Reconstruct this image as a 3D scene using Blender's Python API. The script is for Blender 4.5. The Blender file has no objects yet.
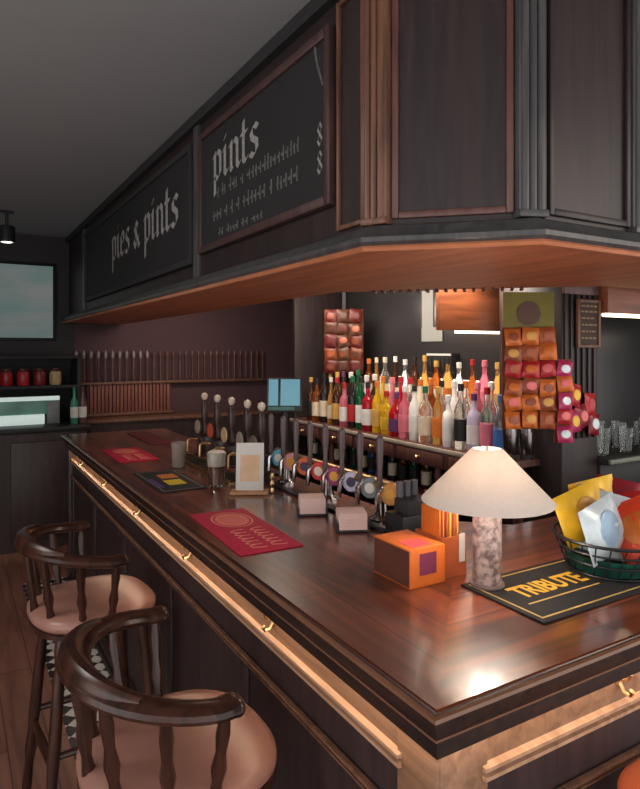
import bpy, bmesh, math, random
from mathutils import Vector, Matrix
random.seed(7)
S = bpy.context.scene
COL = S.collection
PI = math.pi

# ------------------------------------------------------------------ materials
MATS = {}
def rgb(r, g, b):
    def f(c):
        c /= 255.
        return c/12.92 if c <= .04045 else ((c+.055)/1.055)**2.4
    return (f(r), f(g), f(b), 1.)
def mat(name, col, rough=.5, metal=0., var=.12, scale=14., trans=0., emit=None, estr=0., coat=0., ior=1.45, spec=.5, stretch=(1,1,1)):
    if name in MATS: return MATS[name]
    m = bpy.data.materials.new(name); m.use_nodes = True
    nt = m.node_tree; b = nt.nodes['Principled BSDF']
    b.inputs['Roughness'].default_value = rough
    b.inputs['Metallic'].default_value = metal
    b.inputs['Transmission Weight'].default_value = trans
    b.inputs['IOR'].default_value = ior
    b.inputs['Coat Weight'].default_value = coat
    b.inputs['Specular IOR Level'].default_value = spec
    tc = nt.nodes.new('ShaderNodeTexCoord'); mp = nt.nodes.new('ShaderNodeMapping')
    mp.inputs['Scale'].default_value = stretch
    nz = nt.nodes.new('ShaderNodeTexNoise'); nz.inputs['Scale'].default_value = scale
    nz.inputs['Detail'].default_value = 4
    nt.links.new(tc.outputs['Object'], mp.inputs[0]); nt.links.new(mp.outputs[0], nz.inputs['Vector'])
    rp = nt.nodes.new('ShaderNodeValToRGB')
    rp.color_ramp.elements[0].position = .3; rp.color_ramp.elements[1].position = .7
    c0 = [max(0, c*(1-var)) for c in col[:3]]+[1]; c1 = [min(1, c*(1+var)) for c in col[:3]]+[1]
    rp.color_ramp.elements[0].color = c0; rp.color_ramp.elements[1].color = c1
    nt.links.new(nz.outputs['Fac'], rp.inputs[0]); nt.links.new(rp.outputs[0], b.inputs['Base Color'])
    if emit:
        b.inputs['Emission Color'].default_value = emit; b.inputs['Emission Strength'].default_value = estr
    MATS[name] = m
    return m
def wood(name, dark, light, rough=.35, axis=1, scale=6., coat=0., plank=0., spec=.5):
    """long grain along one axis; optional plank joints"""
    if name in MATS: return MATS[name]
    m = bpy.data.materials.new(name); m.use_nodes = True
    nt = m.node_tree; b = nt.nodes['Principled BSDF']
    b.inputs['Roughness'].default_value = rough; b.inputs['Coat Weight'].default_value = coat
    b.inputs['Coat Roughness'].default_value = .14; b.inputs['Coat IOR'].default_value = 1.6
    b.inputs['Specular IOR Level'].default_value = spec
    tc = nt.nodes.new('ShaderNodeTexCoord'); mp = nt.nodes.new('ShaderNodeMapping')
    sc = [1., 1., 1.]; sc[axis] = .09
    mp.inputs['Scale'].default_value = sc
    nt.links.new(tc.outputs['Object'], mp.inputs[0])
    n1 = nt.nodes.new('ShaderNodeTexNoise'); n1.inputs['Scale'].default_value = scale*6; n1.inputs['Detail'].default_value = 8
    n1.inputs['Distortion'].default_value = .8
    nt.links.new(mp.outputs[0], n1.inputs['Vector'])
    rp = nt.nodes.new('ShaderNodeValToRGB')
    rp.color_ramp.elements[0].position = .34; rp.color_ramp.elements[1].position = .68
    rp.color_ramp.elements[0].color = dark; rp.color_ramp.elements[1].color = light
    nt.links.new(n1.outputs['Fac'], rp.inputs[0])
    out = rp.outputs[0]
    if plank:
        bk = nt.nodes.new('ShaderNodeTexBrick')
        bk.inputs['Scale'].default_value = 1.; bk.inputs['Brick Width'].default_value = plank*9; bk.inputs['Row Height'].default_value = plank
        bk.inputs['Mortar Size'].default_value = .0025
        bk.inputs['Color1'].default_value = (.75, .75, .75, 1); bk.inputs['Color2'].default_value = (1.2, 1.2, 1.2, 1); bk.inputs['Mortar'].default_value = (.25, .25, .25, 1)
        mp2 = nt.nodes.new('ShaderNodeMapping')
        if axis == 1: mp2.inputs['Rotation'].default_value = (0, 0, PI/2)
        nt.links.new(tc.outputs['Object'], mp2.inputs[0]); nt.links.new(mp2.outputs[0], bk.inputs['Vector'])
        mx = nt.nodes.new('ShaderNodeMix'); mx.data_type = 'RGBA'; mx.blend_type = 'MULTIPLY'; mx.inputs[0].default_value = 1
        nt.links.new(out, mx.inputs[6]); nt.links.new(bk.outputs['Color'], mx.inputs[7]); out = mx.outputs[2]
    nt.links.new(out, b.inputs['Base Color'])
    bp = nt.nodes.new('ShaderNodeBump'); bp.inputs['Strength'].default_value = .06
    nt.links.new(n1.outputs['Fac'], bp.inputs['Height']); nt.links.new(bp.outputs[0], b.inputs['Normal'])
    MATS[name] = m
    return m
def glow(name, col, s):
    if name in MATS: return MATS[name]
    m = bpy.data.materials.new(name); m.use_nodes = True
    nt = m.node_tree; nt.nodes.clear()
    o = nt.nodes.new('ShaderNodeOutputMaterial'); e = nt.nodes.new('ShaderNodeEmission')
    e.inputs[0].default_value = col; e.inputs[1].default_value = s
    nt.links.new(e.outputs[0], o.inputs[0]); MATS[name] = m
    return m

# ------------------------------------------------------------------ mesh helpers
def BM(): return bmesh.new()
def box(bm, x0, x1, y0, y1, z0, z1, bev=0., M=None):
    r = bmesh.ops.create_cube(bm, size=1.)
    vs = r['verts']
    for v in vs:
        v.co = Vector(((x0+x1)/2+v.co.x*(x1-x0), (y0+y1)/2+v.co.y*(y1-y0), (z0+z1)/2+v.co.z*(z1-z0)))
    if M: bmesh.ops.transform(bm, matrix=M, verts=vs)
    if bev:
        es = list({e for v in vs for e in v.link_edges})
        bmesh.ops.bevel(bm, geom=es, offset=bev, segments=2, affect='EDGES', profile=.5)
def lathe(bm, prof, c=(0, 0, 0), seg=20, M=None, squash=1.):
    rings = []
    for r, z in prof:
        ring = []
        for i in range(seg):
            a = 2*PI*i/seg
            p = Vector((c[0]+r*math.cos(a), c[1]+r*squash*math.sin(a), c[2]+z))
            ring.append(bm.verts.new(M @ p if M else p))
        rings.append(ring)
    for k in range(len(rings)-1):
        for i in range(seg):
            j = (i+1) % seg
            bm.faces.new((rings[k][i], rings[k][j], rings[k+1][j], rings[k+1][i]))
    if prof[0][0] > 1e-5: bm.faces.new(rings[0][::-1])
    if prof[-1][0] > 1e-5: bm.faces.new(rings[-1])
def cyl(bm, c, r, z0, z1, seg=16): lathe(bm, [(r, z0), (r, z1)], (c[0], c[1], 0), seg)
def tube(bm, pts, rad, seg=10, flat=1., up=Vector((0, 0, 1)), closed=False):
    """pts path; rad number or list; flat scales the vertical radius"""
    n = len(pts); P = [Vector(p) for p in pts]; rings = []
    for k in range(n):
        if closed: t = (P[(k+1) % n]-P[k-1])
        else: t = (P[min(k+1, n-1)]-P[max(k-1, 0)])
        t.normalize()
        s = t.cross(up)
        if s.length < 1e-4: s = t.cross(Vector((1, 0, 0)))
        s.normalize(); u = s.cross(t)
        r = rad[k] if isinstance(rad, (list, tuple)) else rad
        rings.append([bm.verts.new(P[k]+s*r*math.cos(2*PI*i/seg)+u*r*flat*math.sin(2*PI*i/seg)) for i in range(seg)])
    for k in range(n if closed else n-1):
        a = rings[k]; b = rings[(k+1) % n]
        for i in range(seg):
            j = (i+1) % seg
            bm.faces.new((a[i], a[j], b[j], b[i]))
    if not closed:
        bm.faces.new(rings[0][::-1]); bm.faces.new(rings[-1])
def prism(bm, poly, z0, z1):
    a = [bm.verts.new((p[0], p[1], z0)) for p in poly]; b = [bm.verts.new((p[0], p[1], z1)) for p in poly]
    n = len(poly)
    bm.faces.new(a[::-1]); bm.faces.new(b)
    for i in range(n):
        j = (i+1) % n
        bm.faces.new((a[i], a[j], b[j], b[i]))
def offset_line(pl, d):
    """mitred offset of an open 2D polyline; +d to the left of travel"""
    out = []
    for i, p in enumerate(pl):
        p = Vector(p)
        dirs = []
        if i > 0: dirs.append((p-Vector(pl[i-1])).normalized())
        if i < len(pl)-1: dirs.append((Vector(pl[i+1])-p).normalized())
        ns = [Vector((-q.y, q.x)) for q in dirs]
        if len(ns) == 1: out.append(p+ns[0]*d)
        else:
            m = (ns[0]+ns[1]).normalized()
            out.append(p+m*(d/max(.2, m.dot(ns[0]))))
    return out
def sweep(bm, pl, prof):
    """closed profile [(offset, z)] along a 2D polyline"""
    cols = []
    for d, z in prof:
        cols.append([bm.verts.new((q.x, q.y, z)) for q in offset_line(pl, d)])
    n = len(prof)
    for k in range(n):
        a = cols[k]; b = cols[(k+1) % n]
        for i in range(len(pl)-1):
            bm.faces.new((a[i], a[i+1], b[i+1], b[i]))
    bm.faces.new([c[0] for c in cols]); bm.faces.new([c[-1] for c in cols][::-1])
def obj(name, bm, m, parent=None, loc=None, smooth=35, M=None):
    if M: bmesh.ops.transform(bm, matrix=M, verts=bm.verts)
    bmesh.ops.recalc_face_normals(bm, faces=bm.faces)
    me = bpy.data.meshes.new(name); bm.to_mesh(me); bm.free()
    for p in me.polygons: p.use_smooth = True
    me.set_sharp_from_angle(angle=math.radians(smooth))
    me.materials.append(m)
    o = bpy.data.objects.new(name, me); COL.objects.link(o)
    if parent: o.parent = parent
    if loc: o.location = loc
    return o
def thing(name, label, cat, loc=(0, 0, 0), rz=0., group=None):
    o = bpy.data.objects.new(name, None); COL.objects.link(o)
    o.empty_display_size = .1
    o.location = loc; o.rotation_euler = (0, 0, rz); o['label'] = label; o['category'] = cat
    if group: o['group'] = group
    return o
def tag(o, label, cat, group=None):
    o['label'] = label; o['category'] = cat
    if group: o['group'] = group
    return o
def struct(name, bm, m, **k):
    o = obj(name, bm, m, **k); o['kind'] = 'structure'; return o
def dup(root, loc, rz=None, label=None, group=None):
    r = root.copy(); COL.objects.link(r); r.location = loc
    if rz is not None: r.rotation_euler = (r.rotation_euler[0], r.rotation_euler[1], rz)
    if label: r['label'] = label
    if group: r['group'] = group
    for ch in list(root.children):
        c = ch.copy(); COL.objects.link(c); c.parent = r
        for g in list(ch.children):
            d = g.copy(); COL.objects.link(d); d.parent = c
    return r
def text_bm(s, size, sx=1., bold=0., depth=.0006):
    cu = bpy.data.curves.new('lettering_curve', 'FONT'); cu.body = s; cu.size = size
    cu.align_x = 'CENTER'; cu.align_y = 'CENTER'; cu.offset = bold; cu.extrude = depth; cu.resolution_u = 3
    o = bpy.data.objects.new('lettering_curve', cu); COL.objects.link(o)
    bpy.context.view_layer.update()
    dg = bpy.context.evaluated_depsgraph_get()
    me = bpy.data.meshes.new_from_object(o.evaluated_get(dg))
    bm = BM(); bm.from_mesh(me)
    for v in bm.verts: v.co.x *= sx
    bpy.data.objects.remove(o); bpy.data.curves.remove(cu); bpy.data.meshes.remove(me)
    return bm
def frame_mat(xv, yv, loc):
    """matrix taking local x, y to the given world directions"""
    x = Vector(xv).normalized(); y = Vector(yv).normalized(); z = x.cross(y)
    m = Matrix(((x.x, y.x, z.x, loc[0]), (x.y, y.y, z.y, loc[1]), (x.z, y.z, z.z, loc[2]), (0, 0, 0, 1)))
    return m
ORD = ['first', 'second', 'third', 'fourth', 'fifth', 'sixth', 'seventh', 'eighth', 'ninth', 'tenth', 'eleventh', 'twelfth', 'thirteenth',
       'fourteenth', 'fifteenth', 'sixteenth', 'seventeenth', 'eighteenth', 'nineteenth', 'twentieth', 'twenty-first', 'twenty-second']

# ------------------------------------------------------------------ palette
W_TOP = wood('counter_wood', rgb(70, 34, 26), rgb(134, 70, 46), rough=.33, axis=1, scale=4, coat=.8, plank=.12)
W_TOPX = wood('counter_wood_cross', rgb(76, 36, 26), rgb(156, 80, 46), rough=.33, axis=0, scale=4, coat=.8, plank=.12)
W_EDGE = wood('edge_wood', rgb(34, 24, 22), rgb(56, 38, 32), rough=.5, axis=1, spec=.25)
W_FRONT = wood('front_wood', rgb(112, 82, 62), rgb(148, 112, 86), rough=.4, axis=1)
W_RAIL = wood('rail_wood', rgb(168, 130, 104), rgb(198, 160, 130), rough=.3, axis=1)
W_PANEL = wood('panel_wood', rgb(42, 30, 31), rgb(62, 45, 44), rough=.5, axis=2)
W_SOFFIT = wood('soffit_wood', rgb(168, 98, 64), rgb(200, 124, 84), rough=.5, axis=1, scale=3)
W_MAROON = wood('maroon_wood', rgb(38, 29, 30), rgb(54, 41, 41), rough=.45, axis=2)
W_BROWN = wood('brown_wood', rgb(92, 62, 48), rgb(128, 88, 68), rough=.4, axis=2)
W_SLATE = wood('slate_paint_wood', rgb(64, 64, 66), rgb(86, 84, 84), rough=.4, axis=2)
W_CHAIR = wood('chair_wood', rgb(40, 23, 18), rgb(74, 43, 33), rough=.28, axis=2, scale=5)
W_PELMET = wood('pelmet_wood', rgb(120, 66, 40), rgb(168, 96, 58), rough=.4, axis=0, scale=4)
W_BACK = wood('back_bar_wood', rgb(78, 48, 44), rgb(112, 72, 64), rough=.4, axis=2)
CHAR = mat('charcoal_paint', rgb(42, 42, 43), .7)
BLACK = mat('black_plastic', rgb(36, 36, 38), .4)
CHROME = mat('chrome_metal', rgb(190, 186, 186), .18, 1., .05)
BRASS = mat('brass_metal', rgb(212, 178, 130), .3, 1., .08)
LEATHER = mat('tan_leather', rgb(160, 116, 103), .33, 0., .10, 9, spec=.6)
PAPER = mat('white_paper', rgb(206, 204, 198), .8, 0, .04)
CHALK = mat('chalk_white', rgb(150, 148, 146), .9, 0, .25, 60)
CHALKDIM = mat('chalk_smudge', rgb(96, 96, 96), .9, 0, .3, 40)
GLASS = mat('clear_glass', (.92, .95, .94, 1), .04, 0, .02, trans=1.)
SLATEB = mat('chalkboard_slate', rgb(36, 36, 37), .75, 0, .12, 4)

# ------------------------------------------------------------------ room shell
CZ = 2.74
bm = BM(); box(bm, -3.2, 5.2, -3.2, 5.5, -.08, 0)
struct('floor', bm, wood('floor_wood', rgb(106, 70, 60), rgb(142, 98, 83), rough=.45, axis=1, scale=3, plank=.16))
def tile_mat():
    m = bpy.data.materials.new('patterned_tile'); m.use_nodes = True; nt = m.node_tree; b = nt.nodes['Principled BSDF']
    tc = nt.nodes.new('ShaderNodeTexCoord'); mp = nt.nodes.new('ShaderNodeMapping'); mp.inputs['Rotation'].default_value = (0, 0, PI/4)
    ck = nt.nodes.new('ShaderNodeTexChecker'); ck.inputs['Scale'].default_value = 15.
    ck.inputs['Color1'].default_value = rgb(205, 202, 196); ck.inputs['Color2'].default_value = rgb(34, 34, 36)
    nt.links.new(tc.outputs['Object'], mp.inputs[0]); nt.links.new(mp.outputs[0], ck.inputs['Vector']); nt.links.new(ck.outputs[0], b.inputs['Base Color'])
    b.inputs['Roughness'].default_value = .35
    return m
bm = BM(); sweep(bm, [(.06, 4.2), (.06, .06), (3.4, .06)], [(0, .0), (0, .006), (-.305, .006), (-.305, .0)])
o = struct('floor_tile_border', bm, tile_mat()); o.name = 'trim_1'
bm = BM(); box(bm, -3.2, 5.2, -3.2, 5.5, CZ, CZ+.08); struct('ceiling', bm, mat('ceiling_paint', rgb(158, 160, 163), .9, 0, .03, 2))
bm = BM(); box(bm, -3.2, 5.2, 5.42, 5.5, 0, CZ); struct('wall_back', bm, mat('back_wall_paint', rgb(82, 60, 64), .8, 0, .06, 3))
bm = BM(); box(bm, -3.12, .30, 5.405, 5.42, 0, CZ); o = struct('trim_2', bm, mat('dark_boarding', rgb(50, 48, 50), .7, 0, .08, 3))
bm = BM(); box(bm, -3.2, -3.12, 1.2, 5.42, 0, CZ); struct('wall_left', bm, mat('left_wall_paint', rgb(70, 60, 60), .8, 0, .06, 3))
bm = BM(); box(bm, 5.12, 5.2, -.5, 5.42, 0, CZ); struct('wall_right', bm, mat('right_wall_paint', rgb(60, 54, 55), .8, 0, .06, 3))

# ------------------------------------------------------------------ bar counter
L = 3.95; XR = 3.2; W = .72
bar = thing('bar_counter', 'long L-shaped dark wooden bar counter with glossy top and lit panelled front', 'bar counter')
bm = BM(); prism(bm, [(0, 0), (W, W), (.72, .97), (W, L), (0, L)], 1.06, 1.10)
bmesh.ops.bevel(bm, geom=[e for e in bm.edges if all(v.co.z > 1.09 for v in e.verts) and all(abs(v.co.x) < .01 for v in e.verts)], offset=.008, segments=3, affect='EDGES')
obj('counter_top', bm, W_TOP, bar)
bm = BM(); prism(bm, [(0, 0), (XR, 0), (XR, W), (.97, W), (.72, .97), (W, W)], 1.06, 1.10)
bmesh.ops.bevel(bm, geom=[e for e in bm.edges if all(v.co.z > 1.09 for v in e.verts) and all(abs(v.co.y) < .01 for v in e.verts)], offset=.008, segments=3, affect='EDGES')
obj('counter_top', bm, W_TOPX, bar)
outl = [(0, L), (0, 0), (XR, 0)]     # travelling away from the far end, left is inside
bm = BM(); sweep(bm, outl, [(-.010, 1.066), (-.012, 1.090), (-.006, 1.098), (.0, 1.098), (.0, 1.06), (-.006, 1.060)])
obj('nosing', bm, W_EDGE, bar)
bm = BM(); sweep(bm, outl, [(.014, 1.060), (.010, 1.04), (.012, 1.012), (.020, 1.009), (.024, 1.018), (.09, 1.018), (.09, 1.060)])
obj('edge_moulding', bm, W_EDGE, bar)
bm = BM(); sweep(bm, outl, [(.0145, 1.0595), (-.004, 1.057), (-.004, 1.053), (.012, 1.050)])
obj('edge_bead', bm, mat('bead_highlight_wood', rgb(120, 84, 64), .25), bar)
bm = BM(); sweep(bm, outl, [(-.0118, 1.089), (-.0145, 1.092), (-.0125, 1.0975), (-.006, 1.0995), (-.004, 1.0965)]); obj('top_edge_highlight', bm, MATS['bead_highlight_wood'], bar)  # highlight along the top edge, put in as a thin lighter strip
bm = BM(); sweep(bm, outl, [(.055, 1.018), (.055, .0), (.09, .0), (.09, 1.018)])
obj('front_panel', bm, W_PANEL, bar)
bm = BM(); sweep(bm, outl, [(.055, 1.017), (.050, 1.017), (.050, .935), (.055, .935)])
obj('frieze', bm, W_FRONT, bar)
bm = BM()
box(bm, .045, .07, .05, .165, 0, 1.016, .004); box(bm, .05, .165, .045, .07, 0, 1.016, .004)
obj('corner_post', bm, W_FRONT, bar)
def rail(z0, z1, dep, a, m, nm):
    for pl in ([(0, L-.05), (0, a)], [(a, 0), (XR, 0)]):
        bm = BM()
        h = z1-z0
        sweep(bm, pl, [(.05, z0), (.05-dep, z0+.1*h), (.05-dep, z0+.34*h), (.048, z0+.40*h), (.048, z0+.60*h), (.05-dep*1.0, z0+.66*h), (.05-dep, z1-.1*h), (.05, z1)])
        obj(nm, bm, m, bar)
rail(.908, .938, .014, .150, W_RAIL, 'front_rail')
rail(.800, .818, .014, .165, W_BROWN, 'lower_moulding')
rail(.0, .12, .03, .10, W_EDGE, 'plinth')
for y in (.9, 1.62, 2.36, 3.1, 3.86):
    bm = BM(); box(bm, .043, .056, y-.035, y+.035, .11, .80, .003); obj('stile', bm, W_PANEL, bar)
for x in (.85, 1.6, 2.35, 3.05):
    bm = BM(); box(bm, x-.035, x+.035, .043, .056, .11, .80, .003); obj('stile', bm, W_PANEL, bar)
bm = BM(); box(bm, .03, W, L-.03, L-.001, 0, 1.058, .003); obj('end_panel', bm, W_PANEL, bar)
bm = BM(); prism(bm, [(.69, .98), (.98, .69), (XR, .69), (XR, .72), (.985, .715), (.715, .985), (.715, L), (.69, L)], 0, 1.06)
obj('rear_panel', bm, W_PANEL, bar)
def hook_bm():
    bm = BM()
    lathe(bm, [(.013, 0), (.013, .004), (.004, .006)], M=Matrix.Rotation(-PI/2, 4, 'Y'), seg=14)
    tube(bm, [(-.004, 0, .006), (-.016, 0, .004), (-.026, 0, .012), (-.028, 0, .022)], [.0045, .004, .004, .006], 8)
    tube(bm, [(-.004, 0, -.006), (-.014, 0, -.022), (-.028, 0, -.024), (-.033, 0, -.012)], [.0045, .004, .004, .006], 8)
    return bm
for y in (3.45, 2.75, 2.05, 1.36, .70):
    o = obj('bag_hook', hook_bm(), BRASS, bar, (.050, y, .985))
for x in (.56, 1.25, 1.95, 2.65):
    o = obj('bag_hook', hook_bm(), BRASS, bar, (x, .050, .985)); o.rotation_euler = (0, 0, PI/2)
LEDW = glow('warm_led', (1., .74, .52, 1), 16.)
bm = BM(); sweep(bm, [(0, L-.06), (0, 0), (XR, 0)], [(.028, 1.0178), (.028, 1.0140), (.040, 1.0140), (.040, 1.0178)])
obj('led_strip', bm, LEDW, bar)['label'] = 'warm light strip under the counter lip'

# ------------------------------------------------------------------ canopy above the bar
can = thing('bar_canopy', 'dark panelled wooden canopy with chamfered corner and orange underside above the bar', 'canopy')
SZ = 1.95
outc = [(.20, 5.40), (.20, .50), (.50, .20), (3.4, .20)]
inn = [(3.4, .75), (1.5, .75), (.75, 1.5), (.75, 5.40)]
bm = BM(); prism(bm, outc+inn, SZ, SZ+.02); obj('soffit', bm, W_SOFFIT, can)
bm = BM(); sweep(bm, outc, [(-.002, SZ-.004), (-.007, SZ+.004), (-.002, SZ+.010), (.006, SZ+.010), (.006, SZ-.004)])
obj('soffit_bead', bm, mat('bead_orange_wood', rgb(190, 120, 84), .3), can)
bm = BM(); sweep(bm, outc, [(-.003, SZ+.010), (-.012, SZ+.018), (-.012, SZ+.030), (.004, SZ+.040), (.016, SZ+.058), (.03, SZ+.066), (.06, SZ+.070), (.06, SZ+.010)])
obj('cornice', bm, W_SLATE, can)
bm = BM(); sweep(bm, outc, [(.06, SZ+.02), (.06, CZ-.002), (.09, CZ-.002), (.09, SZ+.02)])
obj('fascia', bm, W_MAROON, can)
bm = BM(); sweep(bm, outc, [(.03, CZ-.05), (.03, CZ-.002), (.06, CZ-.002), (.06, CZ-.05)]); obj('top_moulding', bm, CHAR, can)
bm = BM(); sweep(bm, [p for p in inn], [(0, SZ+.02), (0, 2.25), (-.02, 2.25), (-.02, SZ+.02)]); obj('inner_fascia', bm, W_PELMET, can)
bm = BM(); prism(bm, [(.73, 5.40), (.73, 1.48), (1.48, .73), (3.4, .73), (3.4, 5.40)], 2.25, 2.27); obj('inner_ceiling', bm, mat('inner_ceiling_paint', rgb(72, 56, 52), .8), can)
def reeded(cx, cy, ang, m, n=3, r=.0098):
    bm = BM()
    d = Vector((math.cos(ang), math.sin(ang)))
    w = n*2*r+.012
    M = Matrix.Translation((cx, cy, 0)) @ Matrix.Rotation(ang, 4, 'Z')
    box(bm, -w/2, w/2, -.010, .034, SZ+.07, CZ-.004, .002, M)
    for k in range(n):
        x = (k-(n-1)/2)*2*r
        p = M @ Vector((x, -.010, 0))
        cyl(bm, (p.x, p.y), r, SZ+.08, CZ-.05, 10)
    box(bm, -w/2-.002, w/2+.002, -.021, .03, SZ+.07, SZ+.088, .003, M)
    obj('reeded_post', bm, m, can)
q = offset_line(outc, .055)
reeded(q[1].x, q[1].y, -PI/2+PI/8, W_BROWN)
reeded(q[2].x, q[2].y, -PI/8, W_SLATE)
for x in (.955, 1.40, 1.85, 2.3, 2.75): reeded(x, .255, 0, W_SLATE)
def panel_frame(p0, p1, z0, z1, m, w=.018):
    """moulded frame on a vertical face from p0 to p1 (outside is to the right of travel)"""
    p0 = Vector(p0); p1 = Vector(p1); d = (p1-p0); ln = d.length; ang = math.atan2(d.y, d.x)
    M = Matrix.Translation((p0.x, p0.y, 0)) @ Matrix.Rotation(ang, 4, 'Z')
    bm = BM()
    for a in ((0, w, z0, z1), (ln-w, ln, z0, z1), (w, ln-w, z0, z0+w), (w, ln-w, z1-w, z1)):
        box(bm, a[0], a[1], -.012, .002, a[2], a[3], .004, M)
    obj('panel_moulding', bm, m, can)
q6 = offset_line(outc, .06)
def lerp(a, b, t): return (a[0]+(b[0]-a[0])*t, a[1]+(b[1]-a[1])*t)
W_RED = wood('red_frame_wood', rgb(88, 54, 50), rgb(112, 72, 64), rough=.4, axis=2)
panel_frame(lerp(q6[1], q6[2], .10), lerp(q6[1], q6[2], .90), SZ+.085, CZ-.06, W_RED)
xs = [.545, .955, 1.40, 1.85, 2.3, 2.75]
for k in range(5):
    panel_frame((xs[k]+.04, .26), (xs[k+1]-.04, .26), SZ+.085, CZ-.06, W_MAROON)
panel_frame((.26, .71), (.26, .575), SZ+.085, CZ-.06, W_BROWN, .014)
for y in (1.87, 4.6):
    bm = BM(); box(bm, .242, .262, y-.03, y+.03, SZ+.07, CZ-.05, .004); obj('stile', bm, W_SLATE, can)
# slots cut into the chamfered inner edge
bm = BM()
for k in range(17):
    t = k/16
    c = Vector((.86+.42*t, 1.42-.42*t-.045, 0))
    M = Matrix.Translation((c.x, c.y, SZ-.004)) @ Matrix.Rotation(PI/4, 4, 'Z')
    box(bm, -.045, .03, -.006, .006, -.006, .004, 0, M)
obj('vent_slats', bm, mat('vent_dark_wood', rgb(84, 38, 32), .6), can)

# chalkboards
def chalkboard(y0, y1, z0, z1, label, fm):
    t = thing('chalkboard', label, 'chalkboard', (.26, (y0+y1)/2, z0))
    h = (y1-y0)/2; H = z1-z0
    bm = BM(); box(bm, -.014, -.004, -h+.02, h-.02, .02, H-.02); obj('slate', bm, SLATEB, t)
    bm = BM(); w = .03
    for a in ((-h, -h+w, 0, H), (h-w, h, 0, H), (-h+w, h-w, 0, w), (-h+w, h-w, H-w, H)):
        box(bm, -.026, -.001, a[0], a[1], a[2], a[3], .004)
    obj('frame', bm, fm, t)
    return t
GLYPH = {   # broad-nib strokes, x-height 1: (advance, strokes)
 'p': (.66, [[(0, .86), (.1, 1), (.1, -.55)], [(.1, .85), (.3, 1), (.46, .84), (.46, .16), (.3, 0), (.1, .13)]]),
 'i': (.40, [[(0, .86), (.1, 1), (.1, .12), (.2, 0), (.3, .12)], [(.07, 1.27), (.15, 1.36)]]),
 'n': (.70, [[(0, .86), (.1, 1), (.1, .06), (.17, 0)], [(.1, .82), (.32, 1), (.46, .84), (.46, .12), (.55, 0), (.62, .1)]]),
 't': (.46, [[(.12, 1.38), (.12, .12), (.23, 0), (.36, .12)], [(-.04, .97), (.32, .97)]]),
 's': (.56, [[(.42, .86), (.26, 1), (.09, .84), (.12, .62), (.38, .42), (.40, .16), (.22, 0), (.03, .13)]]),
 'e': (.58, [[(.08, .48), (.40, .60), (.38, .86), (.24, 1), (.08, .84), (.08, .16), (.24, 0), (.44, .15)]]),
 '&': (.72, [[(.58, .0), (.12, .78), (.26, 1), (.42, .82), (.06, .28), (.22, 0), (.54, .42)]]),
 '8': (.56, [[(.22, .52), (.05, .76), (.22, 1), (.40, .76), (.22, .52), (.03, .25), (.22, 0), (.42, .25), (.22, .52)]]),
 ' ': (.34, [])}
def nib_text(s, h, pen=.16):
    bm = BM(); x = 0.; total = sum(GLYPH[c][0] for c in s); k = 0
    nib = Vector((math.cos(.7), math.sin(.7)))*pen*h/2
    for c in s:
        for st in GLYPH[c][1]:
            for a, b in zip(st[:-1], st[1:]):
                A = Vector(((a[0]+x-total/2)*h, (a[1]-.5)*h)); B = Vector(((b[0]+x-total/2)*h, (b[1]-.5)*h))
                k += 1; z = .0004+.00003*(k % 5)
                d = (B-A).normalized(); e = Vector((-d.y, d.x))*pen*h*.09
                if abs(d.cross(nib.normalized())) < .3: nb = nib*.7; q = [A-nb-e, B+nb-e, B+nb+e, A-nb+e]
                else: q = [A-nib, A+nib, B+nib, B-nib]
                bm.faces.new([bm.verts.new((p.x, p.y, z)) for p in q])
        x += GLYPH[c][0]
    return bm
def chalk_text(t, s, h, yc, zc, pen=.16, m=None, nm='lettering', sx=1.):
    X = t.location
    bm = nib_text(s, h, pen)
    for v in bm.verts: v.co.x *= sx
    M = frame_mat((0, -1, 0), (0, 0, 1), (-.0142, yc-X.y, zc-X.z))
    obj(nm, bm, m or CHALK, t, M=M)
b1 = chalkboard(.725, 1.82, 2.115, 2.63, 'chalkboard headed pints with two priced lines, nearest to the reeded corner post', wood('dark_frame_wood', rgb(62, 44, 44), rgb(84, 58, 56), rough=.45, axis=2))
b2 = chalkboard(1.92, 4.5, 2.085, 2.63, 'long chalkboard reading pies & pints at the far end of the canopy', CHAR)
chalk_text(b1, 'pints', .112, 1.43, 2.452, .20, sx=1.45)
chalk_text(b1, '8', .066, .790, 2.335, .13, nm='price'); chalk_text(b1, '8', .066, .790, 2.252, .13, nm='price')
chalk_text(b2, 'pies & pints', .15, 2.82, 2.375, .20, sx=1.5)
def chalk_row(t, y0, y1, z, n, h):
    bm = BM(); X = t.location; random.seed(int(z*1000))
    y = y1
    while y > y0:
        w = random.uniform(.012, .03)
        hh = h*random.uniform(.6, 1.)
        box(bm, -.0150, -.0142, y-w-X.y, y-w+.009-X.y, z-X.z, z+hh-X.z)
        box(bm, -.0152, -.0141, y-w-X.y, y-X.y, z-X.z+h*.3, z-X.z+h*.48)
        y -= w+random.choice((.008, .01, .035))
    obj('handwritten_lettering', bm, CHALKDIM, t)
chalk_row(b1, .92, 1.62, 2.32, 9, .055); chalk_row(b1, .92, 1.66, 2.23, 9, .055); chalk_row(b1, 1.2, 1.60, 2.16, 5, .035)
bm = BM(); X = b1.location
tube(bm, [(-.0150, .77-X.y+.05*math.sin(a), 2.47-X.z+.10*a) for a in [i*.12 for i in range(12)]], .005, 6)
obj('chalk_flourish', bm, CHALKDIM, b1)
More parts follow.
